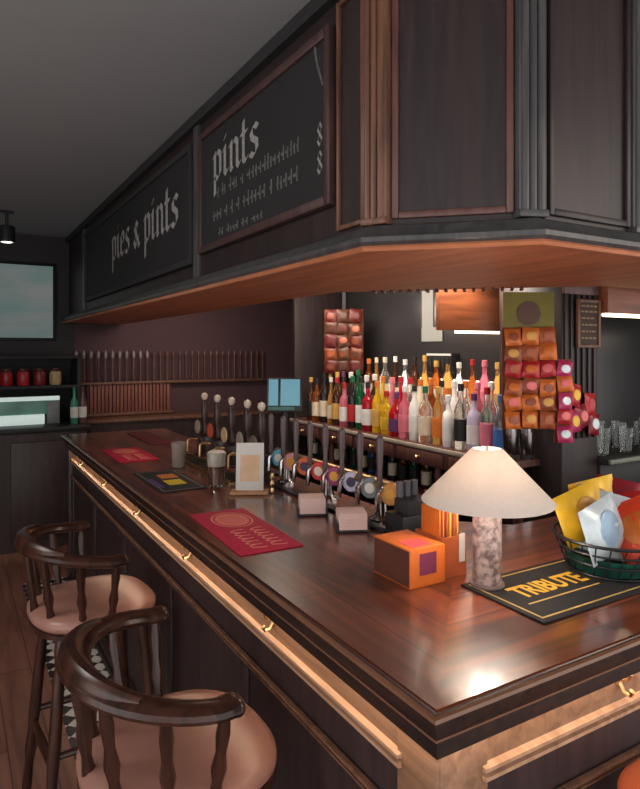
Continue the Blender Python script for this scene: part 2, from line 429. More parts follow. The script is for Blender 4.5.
# ------------------------------------------------------------------ far end: back counter, hutch, screen, slats
bc = thing('back_counter', 'dark panelled back counter below the wall screen', 'counter', (-1.2, 4.69, 0))
bm = BM(); box(bm, -1.9, 1.53, 0, .72, 1.03, 1.07, .004); obj('worktop', bm, BLACK, bc)
bm = BM(); box(bm, -1.9, 1.5, .03, .72, .09, 1.03); obj('body', bm, W_PANEL, bc)
bm = BM(); box(bm, -1.9, 1.5, .015, .72, 0, .09, .003); obj('plinth', bm, W_BROWN, bc)
for x in (-1.4, -.75, -.1, .55, 1.2):
    bm = BM(); box(bm, x-.28, x+.28, .012, .031, .16, .96, .008); obj('door', bm, W_PANEL, bc)
hu = thing('shelf_hutch', 'dark open shelf unit standing on the back counter under the wall screen', 'shelf', (-1.2, 5.02, 1.07))
bm = BM()
box(bm, -1.9, 1.50, 0, .38, .555, .58, .003); box(bm, -1.9, 1.50, 0, .38, .30, .325, .003)
obj('shelf_board', bm, CHAR, hu)
bm = BM(); box(bm, 1.47, 1.50, 0, .38, 0, .30); obj('side_panel', bm, CHAR, hu)
bm = BM(); box(bm, 1.47, 1.50, 0, .38, .325, .555); obj('side_panel', bm, CHAR, hu)
bm = BM(); box(bm, -1.9, 1.47, .36, .379, 0, .58); obj('back_panel', bm, CHAR, hu)
# red jars on the upper hutch shelf
rc = [(150, 30, 34), (172, 40, 44), (120, 34, 36), (170, 150, 110), (160, 36, 36), (190, 60, 52), (150, 34, 40), (176, 44, 40), (140, 34, 34)]
for k, c in enumerate(rc):
    x = -.92+.128*k
    nm = 'pale' if c[1] > 100 else ('dark red' if c[0] < 150 else 'red')
    t = thing('jar', '%s lidded jar, %s from the right on the far hutch shelf' % (nm, ORD[8-k]), 'jar', (x, 5.12, 1.3955), 0, 'jars on the hutch shelf')
    bm = BM(); lathe(bm, [(.044, 0), (.05, .01), (.05, .10), (.042, .12)], seg=14); obj('body', bm, mat('jar_%d' % (k % 5), rgb(*c), .35), t)
    bm = BM(); lathe(bm, [(.044, .12), (.046, .123), (.046, .145), (.03, .15)], seg=14); obj('lid', bm, mat('jar_lid', rgb(70, 40, 38), .4), t)
dc = thing('display_chiller', 'lit white-framed glass display chiller on the back counter', 'chiller', (-.42, 4.98, 1.0705))
# wide glass-fronted unit with two white bars
bm = BM(); box(bm, -.7, .54, .0, .03, .20, .235, .004); box(bm, -.7, .42, -.01, .03, .0, .085, .006); obj('white_rail', bm, mat('white_enamel', rgb(214, 222, 218), .35, emit=(.8, 1, .95, 1), estr=.32), dc)
bm = BM(); box(bm, -.7, .54, .004, .016, .085, .20); obj('glass_front', bm, mat('teal_glass', rgb(110, 160, 148), .1, 0, .25, 6), dc)
bm = BM(); box(bm, -.7, .54, .02, .036, .0, .24); obj('body', bm, CHAR, dc)
bm = BM(); box(bm, .44, .54, -.01, .02, .0, .19, .006); obj('control_panel', bm, mat('grey_panel', rgb(120, 124, 122), .4), dc)
for k, (x, c, nm) in enumerate(((.225, (52, 120, 100), 'green'), (.295, (96, 64, 66), 'maroon'))):
    t = thing('bottle', '%s bottle standing at the right end of the far back counter' % nm, 'bottle', (x, 4.90, 1.0705))
    bm = BM(); lathe(bm, [(.03, 0), (.032, .01), (.032, .18), (.013, .23), (.013, .29), (.015, .295), (.015, .31)], seg=14); obj('glass', bm, mat('far_bottle_%d' % k, rgb(*c), .2), t)
    bm = BM(); lathe(bm, [(.0325, .05), (.033, .052), (.033, .14), (.0325, .142)], seg=14); obj('label_band', bm, PAPER, t)
# wall screen
tv = thing('wall_screen', 'wall-mounted screen showing a pale teal picture above the back counter', 'screen', (-.50, 5.38, 1.785))
bm = BM(); box(bm, -.64, .64, -.02, .035, 0, .70, .006); obj('casing', bm, BLACK, tv)
m = bpy.data.materials.new('screen_picture'); m.use_nodes = True; nt = m.node_tree; nt.nodes.clear()
out = nt.nodes.new('ShaderNodeOutputMaterial'); em = nt.nodes.new('ShaderNodeEmission'); tc = nt.nodes.new('ShaderNodeTexCoord')
nz = nt.nodes.new('ShaderNodeTexNoise'); nz.inputs['Scale'].default_value = 3.5; rp = nt.nodes.new('ShaderNodeValToRGB')
rp.color_ramp.elements[0].position = .35; rp.color_ramp.elements[1].position = .65
rp.color_ramp.elements[0].color = rgb(84, 108, 102); rp.color_ramp.elements[1].color = rgb(112, 114, 114)
mp = nt.nodes.new('ShaderNodeMapping'); mp.inputs['Scale'].default_value = (.35, 1, 1.6)
nt.links.new(tc.outputs['Object'], mp.inputs[0]); nt.links.new(mp.outputs[0], nz.inputs['Vector']); nt.links.new(nz.outputs['Fac'], rp.inputs[0]); nt.links.new(rp.outputs[0], em.inputs[0]); nt.links.new(em.outputs[0], out.inputs[0])
em.inputs[1].default_value = .72
bm = BM(); box(bm, -.615, .615, -.024, -.0205, .025, .675); obj('display', bm, m, tv)
bm = BM(); box(bm, -.2, .2, .033, .042, .2, .5); obj('wall_bracket', bm, BLACK, tv)
# ceiling spot
sp = thing('ceiling_spotlight', 'small black cylindrical spotlight on the ceiling at far left', 'spotlight', (-.325, 4.45, CZ-.06))
bm = BM(); lathe(bm, [(.05, .06), (.05, .048), (.012, .046), (.012, -.05)], seg=18); obj('mount', bm, BLACK, sp)
bm = BM(); lathe(bm, [(.02, -.045), (.055, -.05), (.058, -.06), (.058, -.17), (.05, -.172), (.046, -.155)], seg=20); obj('barrel', bm, BLACK, sp)
bm = BM(); lathe(bm, [(.0, -.158), (.045, -.158), (.045, -.165), (.03, -.172), (.0, -.174)][::1], seg=20); obj('lens', bm, glow('spot_lens', (1, .95, .88, 1), 3.), sp)
# slatted wall panel behind the bar end
sl = thing('slatted_screen', 'slatted reddish wooden wall panel with a row of slim spindles above it', 'wood panel', (.44, 5.40, 1.07))
bm = BM()
for k in range(22): box(bm, .0+k*.035, .026+k*.035, -.03, -.006, .03, .30, .003)
obj('battens', bm, wood('batten_wood', rgb(112, 64, 54), rgb(144, 88, 74), rough=.5, axis=2), sl)
bm = BM(); box(bm, -.02, .79, -.006, .012, .0, .32); obj('backing', bm, W_BACK, sl)
bm = BM(); box(bm, -.14, 1.9, -.05, .012, .30, .325, .004); box(bm, -.02, .79, -.05, .0, .0, .03, .004); obj('rail', bm, W_BROWN, sl)
for k in range(30):
    bm = BM(); x = -.12+k*.066
    lathe(bm, [(.010, .325), (.013, .36), (.008, .42), (.011, .48), (.008, .55)], (x, -.022, 0), 8)
    s = obj('spindle', bm, W_BACK, sl)
    bm = BM(); lathe(bm, [(.008, .55), (.015, .57), (.014, .60), (.004, .625)], (x, -.022, 0), 8)
    obj('finial', bm, mat('pale_finial', rgb(150, 136, 134), .4) if k < 11 else W_BACK, s)
lc = thing('back_ledge', 'low brown wooden ledge cabinet under the slatted panel at the back wall', 'cabinet', (1.2, 5.08, 0))
bm = BM(); box(bm, -.84, 1.6, .0, .30, 1.035, 1.065, .004); obj('top', bm, W_BROWN, lc)
bm = BM(); box(bm, -.82, 1.6, .02, .30, 0, 1.035); obj('body', bm, W_PANEL, lc)

# ------------------------------------------------------------------ back bar
bb = thing('back_bar_cabinet', 'wooden back bar cabinet with lit bottle shelf behind the taps', 'cabinet')
BX = 1.47; BZ = 1.20
def bbox_(nm, x0, x1, y0, y1, z0, z1, m, bev=.003):
    bm = BM(); box(bm, x0, x1, y0, y1, z0, z1, bev); return obj(nm, bm, m, bb)
bm = BM(); prism(bm, [(BX, 1.16), (1.635, 1.16), (1.635, 1.52), (1.97, 1.52), (1.97, 3.28), (BX, 3.28)], 1.172, BZ); obj('bottle_shelf', bm, W_BACK, bb)
bbox_('shelf_edge', BX-.012, BX, 1.16, 3.28, 1.176, 1.197, mat('pale_shelf_edge', rgb(190, 176, 160), .4))
bbox_('riser', 1.76, 1.97, 1.53, 3.28, BZ, 1.32, W_BACK)
bbox_('back_panel', 1.97, 2.0, 1.52, 3.30, 0, 2.25, mat('dark_back_panel', rgb(48, 46, 47), .25, 0, .08, 3))
bbox_('end_gable', 1.50, 2.0, 3.28, 3.32, 0, 2.25, W_MAROON)
bbox_('top_drawer_rail', BX, 1.49, 1.16, 3.28, 1.09, 1.172, W_BACK)
bbox_('mid_shelf', BX+.02, 1.97, 1.52, 3.28, .90, .92, W_BACK)
bbox_('base', BX+.02, 1.97, 1.52, 3.28, 0, .60, W_BACK)
bbox_('recess_back', 1.75, 1.97, 1.52, 3.28, .92, 1.17, mat('dark_recess', rgb(42, 36, 36), .6))
for y in (1.17, 1.70, 2.23, 2.76, 3.25):
    bm = BM(); lathe(bm, [(.022, 0), (.022, .04), (.014, .07), (.020, .13), (.014, .19), (.022, .22), (.022, .25)], (BX+.03, y, .92-.08+.08), 12); obj('turned_post', bm, W_BACK, bb)
for k in range(5):
    y0 = 1.2+.42*k
    bm = BM(); box(bm, BX-.012, BX+.002, y0, y0+.38, 1.10, 1.165, .004); d = obj('drawer', bm, W_BACK, bb)
    bm = BM(); lathe(bm, [(.008, 0), (.006, .01), (.012, .018), (.008, .026)], M=Matrix.Translation((BX-.012, y0+.19, 1.132)) @ Matrix.Rotation(-PI/2, 4, 'Y'), seg=10); obj('knob', bm, BRASS, d)
bm = BM(); box(bm, 1.960, 1.969, 1.55, 2.65, 1.33, 1.52, .001); obj('light_panel', bm, glow('shelf_glow', (1, .9, .78, 1), 2.2), bb)['label'] = 'lit white panel behind the bottles'
bm = BM(); box(bm, 1.752, 1.7595, 1.55, 3.2, 1.205, 1.30, .001); obj('light_panel', bm, glow('riser_glow', (1, .86, .70, 1), .9), bb)
# right hand return
br = thing('back_bar_return', 'dark back bar return with glass shelf to the right of the snack pillar', 'cabinet')
def rb(nm, x0, x1, y0, y1, z0, z1, m, bev=.003):
    bm = BM(); box(bm, x0, x1, y0, y1, z0, z1, bev); return obj(nm, bm, m, br)
rb('worktop', 1.90, 3.4, 1.00, 1.48, 1.17, BZ, CHAR)
rb('worktop_edge', 1.90, 3.4, .985, 1.0, 1.176, 1.197, mat('grey_green_edge', rgb(128, 134, 122), .35))
rb('body', 1.90, 3.4, 1.04, 1.48, 0, 1.17, mat('dark_cabinet', rgb(40, 40, 42), .5))
rb('rear_panel', 1.90, 3.4, 1.48, 1.51, 0, 2.25, mat('dark_rear_panel', rgb(46, 46, 48), .3, 0, .06, 3))
rb('pelmet', 1.90, 3.4, 1.00, 1.12, 1.87, 2.25, W_PELMET)
rb('strip_light', 1.91, 3.4, 1.01, 1.04, 1.855, 1.8695, glow('strip_glow', (1, .82, .58, 1), 5.))
rb('upright', 2.20, 2.225, 1.465, 1.48, 1.2, 1.87, CHAR)
# pelmet over the bottles
pl_ = thing('bottle_pelmet', 'orange wooden pelmet with strip light hanging over the bottle shelf', 'pelmet', (1.62, 1.60, 1.80))
bm = BM(); box(bm, -.20, .30, 0, .03, 0, .449, .004); obj('fascia', bm, W_PELMET, pl_)
bm = BM(); box(bm, -.05, .29, .031, .055, -.012, .018); obj('strip_light', bm, glow('strip_glow', (1, .82, .58, 1), 5.), pl_)
# pillar
pi_ = thing('corner_pillar', 'dark fluted wooden pillar at the corner of the back bar', 'pillar', (1.76, 1.12, 0))
bm = BM(); box(bm, -.115, .135, -.07, .30, 0, 2.249, .006); obj('shaft', bm, W_MAROON, pi_)
bm = BM()
for k in range(6): box(bm, -.105+k*.04, -.085+k*.04, -.080, -.069, 1.3, 2.2, .003)
obj('flutes', bm, W_MAROON, pi_)
bm = BM(); box(bm, -.115, .135, -.085, -.068, 1.95, 2.2, .004); obj('capital', bm, W_BACK, pi_)
sg = thing('framed_notice', 'small brown framed notice hanging on the back bar pillar', 'notice', (1.80, 1.037, 1.72))
bm = BM(); box(bm, -.07, .07, -.008, .0, 0, .20); obj('board', bm, mat('notice_brown', rgb(66, 46, 34), .6), sg)
bm = BM()
for a in ((-.08, -.065, -.01, .21), (.065, .08, -.01, .21), (-.065, .065, -.01, .005), (-.065, .065, .195, .21)): box(bm, a[0], a[1], -.016, .0, a[2], a[3], .003)
obj('frame', bm, W_BROWN, sg)
bm = BM(); random.seed(3)
for z in (.03, .06, .09, .12, .15, .175):
    x = -.05
    while x < .04:
        w = random.uniform(.012, .03); box(bm, x, x+w, -.0095, -.0078, z, z+.008); x += w+.008
obj('handwriting', bm, mat('notice_ink', rgb(150, 126, 98), .8), sg)
# notices on the dark panel
t = thing('paper_notice', 'pale sheets of paper taped to the dark panel above the bottles', 'notice', (1.968, 2.28, 1.755))
bm = BM(); box(bm, -.003, 0, .0, .11, .07, .33); obj('sheet', bm, mat('grey_paper', rgb(150, 150, 146), .8, 0, .05), t)
bm = BM(); box(bm, -.006, -.003, -.09, .11, .0, .09); obj('sheet', bm, mat('grey_paper', rgb(150, 150, 146), .8, 0, .05), t)
t = thing('audio_unit', 'black audio unit with pale top edge above the back row of bottles', 'audio unit', (1.90, 2.14, 1.56))
bm = BM(); box(bm, .0, .068, -.10, .12, 0, .12, .004); obj('case', bm, BLACK, t)
bm = BM(); box(bm, -.006, .0, -.10, .12, .105, .118); obj('trim_strip', bm, PAPER, t)
bm = BM()
for k in range(5): box(bm, -.004, .0, -.08+k*.04, -.066+k*.04, .02, .09)
obj('vents', bm, CHAR, t)
bm = BM(); box(bm, .01, .068, -.07, .09, -.02, -.0003); obj('bracket', bm, CHAR, t)

# ------------------------------------------------------------------ bottles
def bottle(kind, gm, lm, cm, label, loc, s=1., group=None):
    t = thing('bottle', label, 'bottle', loc, random.uniform(0, 6), group)
    P = {'round': [(.034, 0), (.037, .008), (.037, .17), (.030, .195), (.014, .215), (.0125, .27)],
         'tall':  [(.031, 0), (.034, .008), (.034, .19), (.026, .215), (.0135, .245), (.0125, .30)],
         'squat': [(.042, 0), (.046, .01), (.046, .13), (.036, .16), (.015, .18), (.013, .23)],
         'flask': [(.036, 0), (.039, .008), (.043, .14), (.036, .18), (.015, .195), (.013, .25)],
         'slim':  [(.026, 0), (.028, .008), (.028, .17), (.022, .20), (.0115, .24), (.0105, .31)]}[kind]
    sq = .72 if kind == 'flask' else 1.
    P = [(r*s, z*s) for r, z in P]
    bm = BM(); lathe(bm, P, seg=16, squash=sq); obj('glass_body', bm, gm, t, smooth=50)
    rb_ = P[2][0]; zt = P[2][1]
    bm = BM(); k0, k1 = (.22, .78)
    r0 = P[1][0]+(P[2][0]-P[1][0])*k0+.0012; r1 = P[1][0]+(P[2][0]-P[1][0])*k1+.0012
    lathe(bm, [(r0-.001, zt*k0), (r0, zt*k0+.001), (r1, zt*k1-.001), (r1-.001, zt*k1)], seg=16, squash=sq); obj('label_band', bm, lm, t)
    r, z = P[-1]
    bm = BM(); lathe(bm, [(r+.001, z-.012*s), (r+.003, z-.01*s), (r+.003, z+.022*s), (r, z+.025*s)], seg=12, squash=1.); obj('cap', bm, cm, t)
    return t
def gl(name, c, tr=.75): return mat('glass_'+name, rgb(*c), .08, 0, .05, 8, trans=tr)
G = dict(clear=gl('clear', (238, 236, 230), .9), amber=gl('amber', (176, 92, 30)), green=gl('green', (34, 110, 66), .6), yellow=gl('yellow', (238, 196, 40), .5),
         red=gl('red', (196, 30, 52), .5), pink=gl('pink', (234, 130, 150), .6), brown=gl('brown', (84, 50, 32), .5), dark=mat('glass_dark', rgb(36, 32, 34), .15),
         gold=gl('gold', (214, 160, 84), .7), blue=gl('blue', (70, 120, 190), .6), cream=mat('glass_cream', rgb(226, 212, 186), .3), white=mat('glass_white', rgb(232, 230, 226), .3), lilac=mat('glass_lilac', rgb(196, 184, 210), .3))
LB = dict(cream=mat('label_cream', rgb(220, 206, 180), .7), black=mat('label_black', rgb(34, 32, 34), .5), red=mat('label_red', rgb(178, 36, 44), .6), white=mat('label_white', rgb(230, 228, 224), .7),
          purple=mat('label_purple', rgb(98, 54, 104), .6), gold=mat('label_gold', rgb(206, 160, 80), .5), green=mat('label_green', rgb(30, 108, 68), .6), orange=mat('label_orange', rgb(214, 116, 40), .6),
          pink=mat('label_pink', rgb(226, 120, 140), .6), blue=mat('label_blue', rgb(60, 110, 180), .6), yellow=mat('label_yellow', rgb(236, 196, 50), .6))
front = [('tall', 'brown', 'black', 'gold'), ('round', 'amber', 'cream', 'black'), ('tall', 'dark', 'cream', 'black'), ('slim', 'gold', 'cream', 'white'), ('tall', 'brown', 'gold', 'red'),
         ('round', 'pink', 'white', 'red'), ('tall', 'dark', 'red', 'green'), ('tall', 'green', 'white', 'black'), ('round', 'red', 'white', 'black'), ('tall', 'yellow', 'gold', 'orange'), ('flask', 'yellow', 'yellow', 'red'),
         ('squat', 'red', 'purple', 'purple'), ('round', 'pink', 'pink', 'white'), ('tall', 'white', 'white', 'black'), ('round', 'clear', 'cream', 'green'), ('tall', 'gold', 'orange', 'gold'), ('flask', 'white', 'white', 'white'),
         ('tall', 'clear', 'black', 'black'), ('round', 'lilac', 'white', 'purple'), ('tall', 'clear', 'pink', 'red'), ('round', 'clear', 'blue', 'blue')]
middle = [('tall', 'amber', 'gold', 'black'), ('slim', 'dark', 'gold', 'gold'), ('tall', 'gold', 'cream', 'gold'), ('slim', 'brown', 'purple', 'purple'), ('tall', 'dark', 'white', 'white'), ('slim', 'green', 'green', 'green'), ('tall', 'lilac', 'white', 'white'),
          ('tall', 'brown', 'cream', 'white'), ('slim', 'yellow', 'orange', 'orange'), ('tall', 'pink', 'red', 'pink'), ('tall', 'red', 'pink', 'red'), ('tall', 'clear', 'white', 'red'), ('tall', 'cream', 'cream', 'orange'),
          ('tall', 'amber', 'orange', 'orange'), ('tall', 'clear', 'white', 'black'), ('tall', 'white', 'black', 'white'), ('tall', 'clear', 'cream', 'orange'), ('tall', 'pink', 'white', 'pink'), ('tall', 'clear', 'green', 'white')]
back = [('slim', 'brown', 'gold', 'black'), ('tall', 'green', 'orange', 'orange'), ('slim', 'dark', 'purple', 'blue'), ('tall', 'amber', 'cream', 'orange'), ('slim', 'gold', 'orange', 'cream'), ('tall', 'clear', 'cream', 'cream'),
        ('slim', 'brown', 'cream', 'white'), ('tall', 'clear', 'white', 'white'), ('tall', 'brown', 'cream', 'black'), ('slim', 'gold', 'cream', 'gold'), ('tall', 'amber', 'white', 'gold'), ('tall', 'gold', 'orange', 'black'),
        ('tall', 'clear', 'black', 'white'), ('slim', 'amber', 'orange', 'red'), ('tall', 'pink', 'pink', 'pink'), ('tall', 'gold', 'gold', 'gold')]
def bottle_row(rows, x, z, y0, y1, nm, s0):
    n = len(rows)
    for k, (kd, g, l, c) in enumerate(rows):
        y = y0+(y1-y0)*k/(n-1)
        lab = '%s bottle with %s band and %s cap, %s from far end of %s row' % ({'clear': 'clear glass', 'dark': 'black'}.get(g, g), l, c, ORD[k], nm)
        bottle(kd, G[g], LB[l], LB[c], lab, (x+random.uniform(-.006, .006), y+random.uniform(-.004, .004), z), s0*random.uniform(.95, 1.05), 'bottles on the lit back bar shelf')
bottle_row(front, 1.535, BZ+.0005, 3.10, 1.30, 'front', .98)
bottle_row(middle, 1.655, BZ+.0005, 3.12, 1.48, 'middle', 1.05)
bottle_row(back, 1.83, 1.3205, 3.10, 1.60, 'back', 1.0)
low = ['green', 'brown', 'dark', 'amber', 'brown', 'green', 'dark', 'blue', 'brown', 'dark', 'amber', 'green', 'brown', 'dark', 'brown', 'green']
for k, g in enumerate(low):
    bottle('round', G[g], LB['black' if k % 3 else 'cream'], LB['black'], '%s glass bottle, %s from far end of the shelf below the lit one' % ({'dark': 'black'}.get(g, g), ORD[k]), (1.60, 3.16-k*.104, .9205), .78, 'small bottles under the lit shelf')

# ------------------------------------------------------------------ snack packets
def packet_bm(w, h, d, n=7):
    bm = BM(); g = {}
    for side in (1, -1):
        for i in range(n):
            for j in range(n):
                u = i/(n-1)*2-1; v = j/(n-1)*2-1
                e = max(0, 1-abs(v)**4)*max(0, 1-abs(u)**2.4)
                wr = .08*math.sin(7*u+3*v*side)*e
                if (abs(u) > .999 or abs(v) > .999) and side == -1: g[(side, i, j)] = g[(1, i, j)]; continue
                g[(side, i, j)] = bm.verts.new((u*w/2*(1-.06*e), side*(d/2*(e**.6)+.0006)+wr*d*.4, v*h/2))
    for side in (1, -1):
        for i in range(n-1):
            for j in range(n-1):
                f = [g[(side, i, j)], g[(side, i+1, j)], g[(side, i+1, j+1)], g[(side, i, j+1)]]
                if side == 1: f.reverse()
                try: bm.faces.new(f)
                except ValueError: pass
    return bm
def patch_bm(w, h, d):
    bm = BM(); lathe(bm, [(0.0001, -d/2-.002), (w*.30, -d/2-.0005), (w*.33, -d/2+.002)], seg=18, M=Matrix.Rotation(PI/2, 4, 'X') @ Matrix.Rotation(PI, 4, 'X'))
    for v in bm.verts: v.co.z *= .8*h/w; v.co.y = -abs(v.co.y)
    return bm
def packet(name, label, cat, w, h, d, m1, m2, loc, rot, group):
    t = thing(name, label, cat, loc, 0, group); t.rotation_euler = rot
    obj('wrapper', packet_bm(w, h, d), m1, t, smooth=70)
    obj('printed_badge', patch_bm(w, h, d), m2, t)
    return t
FO = mat('foil_orange', rgb(206, 108, 44), .32, .15, .15, 30); FR = mat('foil_red', rgb(176, 40, 44), .3, .15, .15, 30); FM = mat('foil_magenta', rgb(182, 50, 96), .3, .15, .15, 30)
FY = mat('foil_yellow', rgb(236, 186, 40), .3, .1, .1, 30); FW = mat('foil_white', rgb(206, 218, 222), .25, .2, .1, 30); FP = mat('foil_pink', rgb(224, 108, 106), .3, .1, .1, 30); FB = mat('foil_brown', rgb(142, 70, 42), .35, .1, .1, 30)
FD = mat('foil_dark_red', rgb(132, 26, 40), .3, .15, .15, 30)
FK = mat('foil_rust', rgb(160, 78, 40), .35, .1, .15, 30); FG = mat('foil_gold', rgb(206, 150, 66), .35, .1, .15, 30); FL = mat('foil_pale_blue', rgb(150, 182, 206), .3, .1, .1, 30); FU = mat('foil_dark_orange', rgb(122, 60, 32), .4, .1, .15, 30); FV = mat('foil_umber', rgb(84, 48, 34), .4, .1, .15, 30); FT = mat('foil_dull_red', rgb(92, 30, 26), .4, .1, .15, 30)
# near card: stands diagonally on the pillar corner
def snack_card(origin, ang, cols, rows, w, h, mats, badges, nm, header=None, hdr_label=None):
    M = Matrix.Translation(origin) @ Matrix.Rotation(ang, 4, 'Z')
    t = thing('snack_card', 'hanging backing card of %s' % nm, 'display card', origin, ang)
    bm = BM(); box(bm, -cols*w/2-.005, cols*w/2+.005, .0, .004, -rows*h-.005, .0); obj('card', bm, mat('card_brown', rgb(120, 62, 36), .7), t)
    if header:
        bm = BM(); box(bm, -cols*w/2, cols*w/2, -.001, .004, .0, header); obj('header', bm, mat('header_olive', rgb(122, 112, 46), .6), t)
        bm = BM(); lathe(bm, [(.0001, 0), (header*.34, 0), (header*.34, .004)], seg=20, M=Matrix.Translation((0, -.0012, header*.40)) @ Matrix.Rotation(PI/2, 4, 'X')); obj('emblem', bm, mat('header_brown', rgb(96, 68, 58), .6), t)
    for r in range(rows):
        for c in range(cols):
            k = (r*7+c*3+r*c) % len(mats)
            mm = mats[k]
            if callable(mm): mm = mm(r, c)
            p = M @ Vector(((c-(cols-1)/2)*w, -.018-random.uniform(0, .012), -(r+.5)*h+random.uniform(-.008, .008)))
            packet('snack_packet', '%s packet in row %s from top, column %s from left, of %s' % (mm[1], ORD[r], ORD[c], nm), 'snack packet', w*.98, h*1.02, .022, mm[0], badges[(r+c) % len(badges)], p, (random.uniform(-.22, .02), random.uniform(-.22, .22), ang+random.uniform(-.2, .2)), 'packets on the '+nm)
    return t
BA = [FY, FP, FR, FW]
snack_card((1.505, 1.115, 1.80), -.5, 3, 6, .076, .074, [(FO, 'orange'), (FK, 'rust'), (FB, 'brown'), (FO, 'orange'), (FR, 'red')], [FB, FG, FK, FO, FP], 'near pillar snack card', .155)
snack_card((1.63, 1.035, 1.66), -.42, 1, 5, .07, .072, [(FM, 'magenta'), (FR, 'red'), (FM, 'magenta'), (FO, 'orange')], [FW, FP], 'narrow magenta strip')
for k, (x, y, z, m_, c, a) in enumerate(((1.70, 1.022, 1.50, FR, 'red', .25), (1.745, 1.018, 1.405, FD, 'dark red', -.3), (1.80, 1.020, 1.455, FR, 'red', .1), (1.825, 1.018, 1.365, FD, 'dark red', .2), (1.69, 1.02, 1.385, FM, 'magenta', -.15))):
    packet('snack_packet', '%s packet clipped to the pillar front, %s' % (c, ('highest of the loose ones', 'below the highest loose one', 'upper right beside the notice', 'lowest at the right', 'low at the left')[k]), 'snack packet', .075, .10, .022, m_, BA[k % 4], (x, y, z), (-.1, a, 0), 'loose packets on the pillar')
snack_card((1.725, 2.96, 1.988), -.75, 3, 5, .09, .09, [(FT, 'dull red'), (FU, 'dark orange'), (FT, 'dull red'), (FV, 'brown')], [FU, FV, FT, FK], 'far snack card')
bm = BM(); box(bm, -.012, .012, .006, .016, -.785, .258); obj('hanging_bar', bm, CHAR, None, loc=(0, 0, 0)).name = 'hanging_bar'
hb = bpy.data.objects['hanging_bar']; hb.location = (1.725, 2.96, 1.988); hb.rotation_euler = (0, 0, -.75); tag(hb, 'thin black bar holding up the far snack card', 'bar')

# ------------------------------------------------------------------ glasses and shakers on the return
GP = [(.030, 0), (.034, .004), (.040, .13), (.041, .135), (.0385, .135), (.033, .012), (.0, .010)]
def tumbler(label, loc, s=1., group=None, prof=GP, m=GLASS, nm='beer_glass'):
    bm = BM(); lathe(bm, [(r*s, z*s) for r, z in prof], seg=20)
    o = obj(nm, bm, m, None, loc, 50); return tag(o, label, 'glass', group)
for k in range(9):
    tumbler('clear glass on the right back shelf, %s from the pillar' % ORD[k], (1.97+.092*k, 1.08 if k % 2 == 0 else 1.18, BZ+.0005), (1., 1.15, .9)[k % 3], 'glasses on the right back shelf')
for k in range(2):
    t = thing('shaker_tin', 'steel shaker tin on the shelf end, %s of the two' % ('left' if k == 0 else 'right'), 'shaker', (1.515+.07*k, 1.20-.035*k+.03, BZ+.0005))
    bm = BM(); lathe(bm, [(.028, 0), (.03, .005), (.036, .15), (.034, .15), (.028, .01), (0, .008)], seg=20); obj('tin', bm, CHROME, t)
    bm = BM(); lathe(bm, [(.0305, .008), (.0318, .012), (.0325, .02), (.031, .022)], seg=20); obj('base_ring', bm, CHAR, t)

# ------------------------------------------------------------------ things on the bar
CT = 1.1005
def runner(nm, label, x0, x1, y0, y1, m, edge, rz=0):
    t = thing('bar_runner', label, 'bar mat', ((x0+x1)/2, (y0+y1)/2, CT), rz)
    w = (x1-x0)/2; h = (y1-y0)/2
    bm = BM(); box(bm, -w, w, -h, h, 0, .005, .002); obj('mat', bm, m, t)
    return t, w, h
RED = mat('runner_red', rgb(184, 34, 64), .75, 0, .08, 60); SAL = mat('runner_salmon', rgb(236, 140, 122), .75); BLK = mat('runner_black', rgb(36, 36, 38), .8, 0, .1, 60)
YEL = mat('runner_yellow', rgb(244, 190, 60), .6)
def ring_mark(t, cx, cy, rx, ry, m, w=.006):
    bm = BM(); n = 28
    a = [bm.verts.new((cx+rx*math.cos(2*PI*i/n), cy+ry*math.sin(2*PI*i/n), .0056)) for i in range(n)]
    b = [bm.verts.new((cx+(rx-w)*math.cos(2*PI*i/n), cy+(ry-w)*math.sin(2*PI*i/n), .0056)) for i in range(n)]
    for i in range(n): bm.faces.new((a[i], a[(i+1) % n], b[(i+1) % n], b[i]))
    obj('ring_emblem', bm, m, t)
def script_marks(t, x0, x1, y0, y1, m, seed, rows=2):
    """unreadable looping script running along -y"""
    random.seed(seed); bm = BM()
    for r in range(rows):
        x = x0+(x1-x0)*(r+.5)/rows; amp = (x1-x0)/rows*.36
        pts = [(x+amp*math.sin(i*1.15), y1-(y1-y0)*i/34-.008*math.cos(i*1.15), .0053) for i in range(35)]
        tube(bm, pts, .0034, 6, .25)
    obj('script_lettering', bm, m, t)
def red_runner(label, x0, x1, y0, y1, rz=0):
    t, w, h = runner('', label, x0, x1, y0, y1, RED, SAL, rz)
    bm = BM(); n = 24
    bm.faces.new([bm.verts.new((.006+.058*math.cos(2*PI*i/n), h*.45+.085*math.sin(2*PI*i/n), .0054)) for i in range(n)])
    obj('disc_emblem', bm, mat('runner_faded', rgb(216, 110, 98), .75), t)
    ring_mark(t, .006, h*.45, .07, .10, SAL); ring_mark(t, .006, h*.45, .05, .072, SAL, .004)
    script_marks(t, -.06, .075, -h*.85, -h*.02, SAL, 4)
    return t
red_runner('large red bar runner with salmon ring emblem, nearest along the left counter', .045, .25, .885, 1.39, -.04)
red_runner('smaller red bar runner near the far end of the counter', .085, .295, 2.60, 3.08)
t, w, h = runner('', 'black bar runner with yellow and orange print between the two red ones', .07, .27, 1.79, 2.27, BLK, YEL)
for (a, b, c, d, m_) in ((-.03, .05, -.12, -.01, mat('print_yellow', rgb(206, 180, 40), .7)), (-.02, .06, .03, .13, mat('print_orange', rgb(190, 110, 50), .7)), (-.085, -.06, -.15, .05, mat('print_purple', rgb(76, 54, 110), .7))):
    bm = BM(); box(bm, a, b, c, d, .005, .0056); obj('printed_patch', bm, m_, t)
bm = BM()
